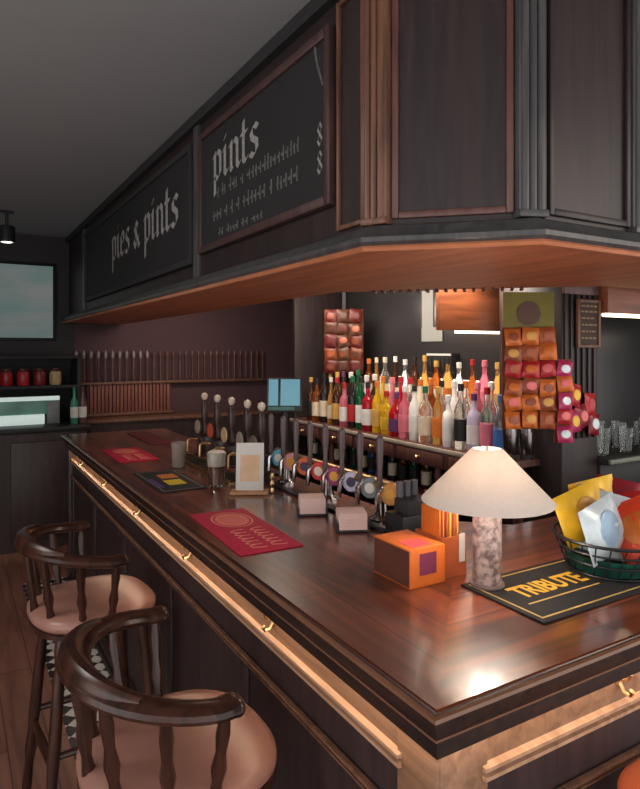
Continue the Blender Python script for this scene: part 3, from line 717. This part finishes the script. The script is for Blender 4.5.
for a in ((-w+.012, w-.012, h-.018, h-.014), (-w+.012, w-.012, -h+.014, -h+.018), (-w+.012, -w+.016, -h+.018, h-.018), (w-.016, w-.012, -h+.018, h-.018)): box(bm, a[0], a[1], a[2], a[3], .005, .0055)
obj('printed_border', bm, mat('print_grey', rgb(130, 112, 96), .7), t)
t, w, h = runner('', 'maroon bar runner at the inner edge of the far counter', .40, .55, 3.15, 3.80, mat('runner_maroon', rgb(104, 44, 48), .75), SAL)
# yellow and black runner under the lamp
t, w, h = runner('', 'black bar runner reading TRIBUTE in yellow under the table lamp', .425, .905, .135, .395, BLK, YEL)
bm = BM()
for a in ((-w+.014, w-.014, h-.020, h-.015), (-w+.014, w-.014, -h+.015, -h+.020), (-w+.014, -w+.019, -h+.020, h-.020), (w-.019, w-.014, -h+.020, h-.020)): box(bm, a[0], a[1], a[2], a[3], .005, .0055)
obj('printed_border', bm, mat('runner_gold_line', rgb(206, 170, 92), .7), t)
obj('lettering', text_bm('TRIBUTE', .088, .72, .0022, .0003), YEL, t, M=Matrix.Translation((-.05, .012, .0054)))
bm = BM(); box(bm, -.19, .07, -.048, -.043, .005, .0056); obj('underline', bm, mat('runner_gold_line', rgb(206, 170, 92), .7), t)

# table lamp
lp = thing('table_lamp', 'table lamp with white conical shade and mottled stone cylinder stem', 'lamp', (.480, .357, CT+.005))
STONE = bpy.data.materials.new('mottled_stone'); STONE.use_nodes = True; nt = STONE.node_tree; b = nt.nodes['Principled BSDF']
tc = nt.nodes.new('ShaderNodeTexCoord'); vo = nt.nodes.new('ShaderNodeTexNoise'); vo.inputs['Scale'].default_value = 55; vo.inputs['Detail'].default_value = 3
rp = nt.nodes.new('ShaderNodeValToRGB'); rp.color_ramp.elements[0].position = .38; rp.color_ramp.elements[1].position = .62
rp.color_ramp.elements[0].color = rgb(116, 94, 90); rp.color_ramp.elements[1].color = rgb(196, 172, 164)
nt.links.new(tc.outputs['Object'], vo.inputs['Vector']); nt.links.new(vo.outputs['Fac'], rp.inputs[0]); nt.links.new(rp.outputs[0], b.inputs['Base Color']); b.inputs['Roughness'].default_value = .3
bm = BM(); lathe(bm, [(.034, 0), (.036, .003), (.036, .215), (.033, .220)], seg=28); obj('stem', bm, STONE, lp)
bm = BM(); lathe(bm, [(.040, 0), (.043, .002), (.043, .007), (.037, .009)], seg=28); obj('base_ring', bm, mat('lamp_base_grey', rgb(120, 104, 100), .35), lp)
bm = BM(); lathe(bm, [(.010, .218), (.014, .222), (.014, .244), (.010, .248)], seg=16); obj('lamp_holder', bm, BRASS, lp)
bm = BM(); lathe(bm, [(.009, .246), (.010, .252), (.019, .266), (.019, .276), (.01, .286), (0, .288)], seg=16); obj('bulb', bm, glow('bulb_glow', (1, .80, .58, 1), 12.), lp)
bm = BM(); tube(bm, [(.012, 0, .235), (.040, 0, .262), (.040, 0, .290), (.022, 0, .325), (.0, 0, .334), (-.022, 0, .325), (-.040, 0, .290), (-.040, 0, .262), (-.012, 0, .235)], .0014, 6); obj('harp', bm, BRASS, lp)
SH = bpy.data.materials.new('lamp_shade_linen'); SH.use_nodes = True; nt = SH.node_tree; nt.nodes.clear()
out = nt.nodes.new('ShaderNodeOutputMaterial'); mx = nt.nodes.new('ShaderNodeMixShader'); df = nt.nodes.new('ShaderNodeBsdfDiffuse'); tl = nt.nodes.new('ShaderNodeBsdfTranslucent')
tc = nt.nodes.new('ShaderNodeTexCoord'); nz = nt.nodes.new('ShaderNodeTexNoise'); nz.inputs['Scale'].default_value = 90; rp = nt.nodes.new('ShaderNodeValToRGB')
rp.color_ramp.elements[0].color = rgb(232, 226, 220); rp.color_ramp.elements[1].color = rgb(244, 240, 234)
nt.links.new(tc.outputs['Object'], nz.inputs['Vector']); nt.links.new(nz.outputs['Fac'], rp.inputs[0]); nt.links.new(rp.outputs[0], df.inputs[0])
tl.inputs[0].default_value = (.85, .72, .6, 1); mx.inputs[0].default_value = .28
nt.links.new(df.outputs[0], mx.inputs[1]); nt.links.new(tl.outputs[0], mx.inputs[2]); nt.links.new(mx.outputs[0], out.inputs[0])
bm = BM(); lathe(bm, [(.164, .212), (.165, .214), (.040, .343), (.036, .346), (.034, .343), (.160, .212)], seg=48)
for f in list(bm.faces):
    if len(f.verts) > 4: bm.faces.remove(f)
obj('lamp_shade', bm, SH, lp)
bm = BM()
for k in range(3):
    a = 2*PI*k/3; tube(bm, [(.012*math.cos(a), .012*math.sin(a), .332), (.034*math.cos(a), .034*math.sin(a), .340)], .0015, 6)
lathe(bm, [(.004, .328), (.006, .333), (.004, .345), (.002, .35)], seg=10)
obj('shade_fitting', bm, BRASS, lp)

# orange box and menu holder
OR = mat('orange_card', rgb(214, 108, 36), .6, 0, .08, 12); ORD_ = mat('orange_card_dark', rgb(92, 48, 34), .7)
t = thing('orange_box', 'open orange cardboard box with dark sides and pink top patch beside the lamp', 'box', (.297, .437, CT))
bm = BM(); box(bm, 0, .115, 0, .155, 0, .098, .002); obj('body', bm, OR, t)
bm = BM(); box(bm, -.0015, .0, .004, .151, .004, .094); obj('side_face', bm, ORD_, t)  # left face in a darker brown than the body
bm = BM(); box(bm, .02, .085, .015, .075, .098, .0988); obj('top_patch', bm, mat('pink_print', rgb(224, 84, 92), .6), t)
bm = BM(); box(bm, .030, .085, -.001, .0, .03, .085); obj('front_print', bm, mat('maroon_print', rgb(120, 44, 72), .6), t)
t = thing('menu_holder', 'orange card holder between the box and the lamp with a white tag', 'holder', (.418, .455, CT))
bm = BM()
for a in ((0, .085, 0, .004), (0, .085, .106, .11), (0, .004, .004, .106), (.081, .085, .004, .106)): box(bm, a[0], a[1], a[2], a[3], .003, .105)
box(bm, 0, .085, 0, .11, 0, .003); obj('tray', bm, mat('orange_brown_card', rgb(166, 80, 40), .6), t)
bm = BM(); box(bm, .058, .078, -.002, -.0003, .035, .11); obj('white_tag', bm, PAPER, t)
mc = [(FO, 'orange'), (mat('menu_tan', rgb(196, 122, 64), .6), 'tan'), (mat('menu_rust', rgb(170, 82, 46), .6), 'rust'), (mat('menu_gold', rgb(226, 160, 76), .6), 'golden'), (mat('menu_rust', rgb(170, 82, 46), .6), 'rust'), (mat('menu_gold', rgb(226, 160, 76), .6), 'golden')]
for k, (m_, c) in enumerate(mc):
    x = .4235+.0125*k
    bm = BM(); box(bm, 0, .0045, 0, .075, 0, .175+.012*((k*3) % 4), .001)
    o = obj('menu_card', bm, m_, None, (x, .472, CT+.0035)); o.rotation_euler = (0, 0, .0)
    tag(o, '%s folded menu card, %s from left in the orange holder' % (c, ORD[k]), 'menu', 'menu cards in the orange holder')
# wire basket of crisps
bk_c = (.865, .275)
t = thing('wire_basket', 'black wire basket on the runner holding crisp packets', 'basket', (bk_c[0], bk_c[1], CT+.0055))
bm = BM()
for z, r in ((.004, .115), (.035, .128), (.065, .14), (.092, .15)):
    tube(bm, [(r*math.cos(2*PI*i/36), r*math.sin(2*PI*i/36), z) for i in range(36)], .003 if z < .09 else .0045, 6, closed=True)
obj('hoops', bm, BLACK, t)
bm = BM()
for k in range(26):
    a = 2*PI*k/26; tube(bm, [(.02*math.cos(a), .02*math.sin(a), .004), (.115*math.cos(a), .115*math.sin(a), .004), (.15*math.cos(a+.12), .15*math.sin(a+.12), .092)], .002, 5)
obj('wires', bm, BLACK, t)
bm = BM(); lathe(bm, [(.0, .0065), (.108, .0065), (.126, .05), (.123, .05), (.105, .009), (0, .009)], seg=28); obj('liner', bm, mat('green_liner', rgb(24, 78, 66), .5, 0, .4, 30), t)
crisps = [(FW, FL, 'silver white', -.062, -.02, .138, (-.85, 1.3, -.75), 'leaning out lowest at the left'), (FY, FG, 'yellow', -.045, .055, .158, (-.7, 1.25, -.8), 'behind the silver white one at the left'), (FW, FP, 'white', .0, .035, .135, (-.45, .25, -.8), 'in the middle'),
          (mat('foil_tomato', rgb(222, 70, 42), .3, .1, .15, 30), FO, 'tomato red', (.04), -.06, .128, (-.6, -.5, -.9), 'at the front'), (FY, FO, 'golden yellow', .05, .09, .165, (-.7, 1.45, -.8), 'on top at the back'),
          (FR, FP, 'red', .075, .0, .125, (-.5, -.2, -.8), 'at the right'), (FD, FR, 'dark red', .13, .065, .145, (-.3, .2, -.7), 'behind the right one'), (FD, FP, 'deep red', .115, -.075, .10, (-.7, .35, -.9), 'lowest at the right rim')]
for (m1, m2, c, dx, dy, dz, rot, where) in crisps:
    packet('crisp_packet', '%s crisp packet in the wire basket, %s' % (c, where), 'crisp packet', .145, .178, .042, m1, m2, (bk_c[0]+dx, bk_c[1]+dy, CT+dz-.012), rot, 'crisp packets in the wire basket')

# menu stand
t = thing('menu_stand', 'tall white card menu in a wooden block stand before the beer pumps', 'menu', (.385, 1.605, CT), -.52)
bm = BM(); box(bm, -.08, .08, -.035, .035, 0, .014, .004); obj('block', bm, mat('pale_wood', rgb(172, 128, 88), .5), t)
M = Matrix.Translation((0, 0, .010)) @ Matrix.Rotation(-.14, 4, 'X')
bm = BM(); box(bm, -.058, .058, -.002, .002, .0, .20, .0008, M); obj('card', bm, PAPER, t)
bm = BM(); box(bm, -.04, .04, -.0028, -.002, .04, .15, 0, M); obj('printed_panel', bm, mat('peach_print', rgb(214, 178, 146), .8), t)
bm = BM()
for k in range(4): lathe(bm, [(.008, 0), (.011, .01), (.006, .025), (.011, .04), (.006, .055), (.011, .07), (.008, .085)], (.094, .0, .0), 10) if k == 0 else None
obj('turned_peg', bm, BRASS, t)
# glasses on the bar
tumbler('empty pale pint glass by the beer pumps, farther of two', (.315, 2.33, CT), .95, None, m=mat('frosted_glass', rgb(190, 178, 168), .25, 0, .05, trans=.5), nm='pint_glass')
PG = [(.030, 0), (.033, .004), (.044, .15), (.0445, .152), (.042, .15), (.031, .012), (0, .010)]
g = thing('pint_glass', 'pint glass of brown beer with tall pale head by the black runner', 'glass', (.315, 1.80, CT))
bm = BM(); lathe(bm, PG, seg=20); obj('glass', bm, GLASS, g)
bm = BM(); lathe(bm, [(.0, .0125), (.0305, .0128), (.0375, .092), (0, .092)], seg=20); obj('beer', bm, mat('brown_beer', rgb(124, 72, 62), .2, 0, .05), g)
bm = BM(); lathe(bm, [(.0, .0925), (.0376, .0925), (.0415, .15), (.03, .158), (0, .16)], seg=20); obj('head', bm, mat('beer_head', rgb(214, 200, 186), .7, 0, .05), g)
# beer mat caddies
for k, (x, y, nm) in enumerate(((.455, 1.205, 'farther'), (.468, .962, 'nearer'))):
    t = thing('beer_mat_stack', 'stack of pale pink beer mats in a low caddy, %s of two' % nm, 'beer mats', (x, y, CT), -.45)
    bm = BM(); box(bm, -.055, .055, -.05, .05, 0, .008, .002); box(bm, -.055, -.05, -.05, .05, .008, .03); box(bm, .05, .055, -.05, .05, .008, .03); obj('caddy', bm, BLACK, t)
    bm = BM()
    for j in range(14): box(bm, -.047+random.uniform(-.001, .001), .047, -.047+random.uniform(-.001, .001), .047, .0085+j*.0038, .0085+j*.0038+.0034, .0006)
    obj('mats', bm, mat('pink_board', rgb(232, 200, 192), .8, 0, .06), t)

# hand pulls (beer engine)
be_y = [2.62, 2.42, 2.22, 2.02, 1.86]
clips = [(150, 130, 110), (196, 74, 46), (190, 160, 120), (150, 140, 130), (120, 100, 92)]
for k, y in enumerate(be_y):
    t = thing('hand_pump', 'dark beer hand pump with pale knob, %s from the far end of the row' % ORD[k], 'beer pump', (.56, y, CT), 0, 'hand pumps on the left counter')
    bm = BM(); box(bm, -.05, .05, -.045, .045, 0, .012, .003); box(bm, -.035, .035, -.034, .034, .012, .11, .008); obj('base', bm, mat('pump_dark', rgb(46, 38, 36), .3), t)
    bm = BM(); lathe(bm, [(.016, .11), (.022, .125), (.014, .15), (.017, .20), (.021, .26), (.016, .30), (.009, .315)], seg=16); obj('handle', bm, mat('pump_handle', rgb(58, 40, 34), .25), t)
    bm = BM(); lathe(bm, [(.008, .315), (.013, .320), (.019, .334), (.016, .350), (.0, .358)], seg=14); obj('knob', bm, mat('pale_knob', rgb(206, 190, 172), .3), t)
    bm = BM(); tube(bm, [(-.035, 0, .09), (-.085, 0, .10), (-.10, 0, .09), (-.102, 0, .03)], .008, 8); obj('spout', bm, BRASS, t)
    bm = BM(); lathe(bm, [(.0001, 0), (.036, 0), (.04, .004), (.036, .008)], seg=18, M=Matrix.Translation((-.040, -.006, .165)) @ Matrix.Rotation(-PI/2, 4, 'Y')); obj('pump_clip', bm, mat('clip_%d' % k, rgb(*clips[k]), .4), t)
t = thing('drip_tray', 'long brass-edged drip tray below the hand pumps', 'drip tray', (.43, 2.24, CT))
bm = BM(); box(bm, -.05, .05, -.42, .42, 0, .004); box(bm, -.05, -.046, -.42, .42, .004, .014); box(bm, .046, .05, -.42, .42, .004, .014); obj('tray', bm, BRASS, t)
bm = BM()
for k in range(20): box(bm, -.045, .045, -.41+k*.042, -.398+k*.042, .006, .010)
obj('grille', bm, CHAR, t)
# keep the far pint glass on the tray edge free
# multi-tap font rail
t = thing('beer_font', 'long brass bridge beer font with a row of round badges and tall taps', 'beer font', (.62, 1.36, CT))
bm = BM(); tube(bm, [(0, -.46, .125), (0, .46, .125)], .02, 14); obj('rail', bm, BRASS, t)
for y in (-.36, .0, .36):
    bm = BM(); lathe(bm, [(.045, 0), (.045, .008), (.024, .018), (.02, .115)], (0, y, 0), 18); obj('column', bm, CHROME, t)
bcol = [((90, 170, 200), 'blue'), ((220, 150, 150), ''), ((206, 96, 50), ''), ((204, 52, 52), ''), ((150, 60, 110), ''), ((196, 190, 210), ''), ((120, 126, 130), ''), ((210, 140, 70), '')]
for k, (c, _) in enumerate(bcol):
    y = .42-k*.12
    bm = BM(); tube(bm, [(0, y, .125), (-.045, y, .125), (-.06, y, .11), (-.062, y, .05)], .009, 8); tp = obj('tap', bm, CHROME, t)
    bm = BM(); lathe(bm, [(.007, 0), (.011, .02), (.008, .05), (.013, .13), (.012, .17), (.004, .18)], (-.05, y, .13), 12); obj('tap_handle', bm, mat('tap_handle_grey', rgb(92, 76, 78), .3), tp)
    M = Matrix.Translation((-.024, y-.024, .108)) @ Matrix.Rotation(math.radians(35), 4, 'Z') @ Matrix.Rotation(-PI/2, 4, 'Y')
    bm = BM(); lathe(bm, [(.0001, .004), (.034, .004), (.038, .0), (.038, -.012), (.03, -.014)], seg=22, M=M); bd = obj('badge', bm, mat('badge_%d' % k, rgb(*c), .4), t)
    bm = BM(); lathe(bm, [(.0001, .0058), (.018, .0056), (.019, .004)], seg=18, M=M); obj('badge_centre', bm, mat('badge_in_%d' % (k % 3), rgb(*((226, 214, 200), (222, 160, 60), (60, 50, 80))[k % 3]), .4), bd)
t = thing('drip_tray', 'black slotted drip tray under the brass beer font', 'drip tray', (.545, 1.34, CT))
bm = BM(); box(bm, -.02, .02, -.48, .48, 0, .010, .003); obj('tray', bm, BLACK, t)
# black till boxes in the inner corner
t = thing('card_machine_stand', 'black equipment boxes at the inner corner of the counter', 'equipment', (.60, .81, CT))
bm = BM(); box(bm, -.07, .07, -.05, .05, 0, .075, .006); obj('base_unit', bm, BLACK, t)
bm = BM(); box(bm, -.05, .05, -.035, .04, .075, .12, .008, Matrix.Rotation(.12, 4, 'X')); obj('keypad', bm, CHAR, t)
bm = BM()
for k in range(3): cyl(bm, (-.03+.03*k, .02), .012, .10, .17, 12)
obj('dispensers', bm, mat('grey_plastic', rgb(92, 92, 98), .4), t)
# till screen
t = thing('till_screen', 'tilted till screen with pale blue display on a black post', 'till', (.70, 1.90, CT), -.55)
bm = BM(); box(bm, -.06, .06, -.04, .04, 0, .012, .003); cyl(bm, (0, .02), .014, .01, .34); obj('stand', bm, BLACK, t)
M = Matrix.Translation((0, -.004, .30)) @ Matrix.Rotation(-.18, 4, 'X')
bm = BM(); box(bm, -.085, .085, -.008, .012, 0, .165, .005, M); obj('casing', bm, BLACK, t)
m = mat('till_display', rgb(60, 90, 100), .2, 0, .15, 9, emit=rgb(112, 164, 178), estr=.55)
bm = BM(); box(bm, -.076, -.03, -.0095, -.0078, .03, .158, 0, M); box(bm, -.018, .076, -.0095, -.0078, .03, .158, 0, M); obj('display', bm, m, t)
bm = BM(); box(bm, -.076, .05, -.0095, -.0078, .008, .024, 0, M); obj('status_bar', bm, mat('till_green', rgb(70, 120, 108), .3), t)

# ------------------------------------------------------------------ stools
def make_stool(label, loc, rz):
    t = thing('bar_stool', label, 'bar stool', loc, rz, None)
    # seat: rounded pad
    def ring(sx, sy, z, n=40):
        out = []
        for i in range(n):
            a = 2*PI*i/n; c, s = math.cos(a), math.sin(a)
            e = 2/2.6
            out.append((sx*math.copysign(abs(c)**e, c), sy*math.copysign(abs(s)**e, s), z))
        return out
    def loft(bm, rings):
        R_ = [[bm.verts.new(p) for p in r] for r in rings]
        for a, b in zip(R_[:-1], R_[1:]):
            for i in range(len(a)): bm.faces.new((a[i], a[(i+1) % len(a)], b[(i+1) % len(a)], b[i]))
        bm.faces.new(R_[0][::-1]); bm.faces.new(R_[-1])
    bm = BM(); loft(bm, [ring(.195, .20, .735), ring(.212, .217, .742), ring(.212, .217, .757), ring(.205, .21, .760)]); obj('seat', bm, W_CHAIR, t)
    bm = BM(); loft(bm, [ring(.204, .21, .760), ring(.214, .219, .772), ring(.213, .218, .788), ring(.198, .204, .802), ring(.16, .165, .811), ring(.09, .09, .815)]); obj('cushion', bm, LEATHER, t, smooth=60)
    leg_prof = [0, .06, .12, .2, .5, .62, .7, .78, .9, 1.]
    leg_r = [.019, .021, .016, .019, .021, .017, .022, .015, .018, .013]
    for sx in (1, -1):
        for sy in (1, -1):
            p0 = Vector((.135*sx, .14*sy, .737)); p1 = Vector((.195*sx, .20*sy, 0))
            bm = BM(); tube(bm, [p0.lerp(p1, q_) for q_ in leg_prof], leg_r, 12); obj('leg', bm, W_CHAIR, t)
    def lp_(sx, sy, z): 
        q_ = (.737-z)/.737
        return Vector(((.135+.06*q_)*sx, (.14+.06*q_)*sy, z))
    for (a, b, z) in (((1, 1), (1, -1), .26), ((-1, 1), (-1, -1), .32), ((1, 1), (-1, 1), .36), ((1, -1), (-1, -1), .36)):
        bm = BM(); A = lp_(*a, z); B = lp_(*b, z); tube(bm, [A.lerp(B, q_) for q_ in (0, .25, .5, .75, 1)], [.010, .013, .016, .013, .010], 10); obj('stretcher', bm, W_CHAIR, t)
    # bow arm
    def bow(a):   # a from -1 to 1
        th = a*2.25
        y = (.250*math.sin(th)) if abs(th) < PI/2 else .250*math.copysign(1, th)*(1-.02*(abs(th)-PI/2))
        x = -.222*math.cos(th) if abs(th) < PI/2 else (abs(th)-PI/2)*.075
        return Vector((x, y, .995+.03*max(0, math.cos(th))))
    N = 41
    pts = [bow(-1+2*i/(N-1)) for i in range(N)]
    rad = [.036 if 2 < i < N-3 else (.022, .034, .038)[min(i, N-1-i)] for i in range(N)]
    bm = BM(); tube(bm, pts, rad, 12, .50); obj('arm_bow', bm, W_CHAIR, t)
    bm = BM(); sub = [bow(-.42+.84*i/20)+Vector((-.006, 0, .012)) for i in range(21)]
    tube(bm, sub, [.012+.016*math.sin(PI*i/20) for i in range(21)], 10, 1.1); obj('crest', bm, W_CHAIR, t)
    for a in (-.80, -.50, -.24, .0, .24, .50, .80):
        P1 = bow(a)+Vector((0, 0, -.012)); d = Vector((P1.x, P1.y, 0))
        th = math.atan2(P1.y, P1.x); P0 = Vector((.19*math.cos(th), .195*math.sin(th), .757))
        bm = BM(); tube(bm, [P0.lerp(P1, q_) for q_ in (0, .12, .3, .45, .6, .8, 1)], [.011, .016, .011, .017, .011, .015, .010], 10); obj('spindle', bm, W_CHAIR, t)
    return t
st = make_stool('bow-backed bar stool with tan leather seat, nearest to the camera on the left', (-.240, .615, 0), .0)
dup(st, (-.243, 1.60, 0), .06, 'bow-backed bar stool with tan leather seat, farther one along the left counter')
# low backless stool at the right front
t = thing('round_stool', 'round orange-brown stool tucked under the counter at lower right', 'bar stool', (.572, -.142, 0))
bm = BM(); lathe(bm, [(.13, .765), (.158, .772), (.168, .790), (.168, .812), (.152, .830), (.11, .838), (.0, .842)], seg=40); obj('cushion', bm, mat('orange_leather', rgb(190, 98, 62), .38, 0, .1, 10), t, smooth=60)
bm = BM(); lathe(bm, [(.145, .72), (.155, .725), (.155, .765), (.13, .765)], seg=40); obj('seat', bm, W_CHAIR, t)
for k in range(4):
    a = PI/4+k*PI/2; p0 = Vector((.10*math.cos(a), .10*math.sin(a), .722)); p1 = Vector((.16*math.cos(a), .16*math.sin(a), 0))
    bm = BM(); tube(bm, [p0.lerp(p1, q_) for q_ in (0, .3, .6, 1)], [.019, .021, .018, .014], 12); obj('leg', bm, W_CHAIR, t)
bm = BM(); tube(bm, [(.14*math.cos(2*PI*i/32), .14*math.sin(2*PI*i/32), .26) for i in range(32)], .009, 8, closed=True); obj('foot_ring', bm, BRASS, t)

# ------------------------------------------------------------------ lights
def area(name, loc, rot, sx, sy, power, col):
    l = bpy.data.lights.new(name, 'AREA'); l.shape = 'RECTANGLE'; l.size = sx; l.size_y = sy; l.energy = power; l.color = col
    o = bpy.data.objects.new(name, l); COL.objects.link(o); o.location = loc; o.rotation_euler = rot
    return o
def point(name, loc, power, col, r=.05):
    l = bpy.data.lights.new(name, 'POINT'); l.energy = power; l.color = col; l.shadow_soft_size = r
    o = bpy.data.objects.new(name, l); COL.objects.link(o); o.location = loc
    return o
W = bpy.data.worlds.new('World'); S.world = W; W.use_nodes = True
W.node_tree.nodes['Background'].inputs[0].default_value = (1., .97, .95, 1); W.node_tree.nodes['Background'].inputs[1].default_value = 1.5
point('lamp_bulb_light', (.480, .357, CT+.005+.270), 4.2, (1, .86, .74), .03)
area('bottle_fill_light', (1.30, 2.3, 2.18), (0, math.radians(-53), 0), .15, 1.6, 14, (1, .88, .74))  # unseen fill added over the aisle, turned to brighten the bottle fronts
area('near_bottle_fill', (1.50, 1.52, 2.09), (0, 0, 0), .34, .34, 4.5, (1, .86, .74))  # added light, hidden by the soffit edge, brightens pelmet and nearest bottles
area('pump_fill', (.98, 2.6, 2.2), (0, math.radians(32), 0), .12, .5, 4, (1, .80, .62))  # unseen warm light added behind the soffit edge for pumps and far mats
area('back_wall_fill', (1.2, 4.4, 2.2), (math.radians(40), 0, 0), .8, .3, 8, (1, .80, .66))  # unseen warm fill added to lift the slats and back wall
area('room_fill', (-1.9, 1.6, 2.6), (0, math.radians(-25), 0), .8, .8, 14, (1, .93, .86))  # unseen fill added out of frame on the left
area('side_fill', (2.6, -1.6, 2.5), (math.radians(30), 0, 0), .8, .8, 14, (1, .86, .72))  # unseen warm fill added out of frame on the right

# ------------------------------------------------------------------ camera
cam = bpy.data.cameras.new('Camera'); co = bpy.data.objects.new('Camera', cam); COL.objects.link(co)
co.location = (-.69, -.79, 1.70); co.rotation_euler = (PI/2, 0, math.radians(-30.6))
cam.sensor_width = 36; cam.lens = 625/789*36; cam.shift_y = -44.5/789; cam.clip_start = .02
S.camera = co
S.view_settings.view_transform = 'Standard'; S.view_settings.look = 'None'; S.view_settings.gamma = 1; S.view_settings.exposure = .3
S.view_settings.use_curve_mapping = False
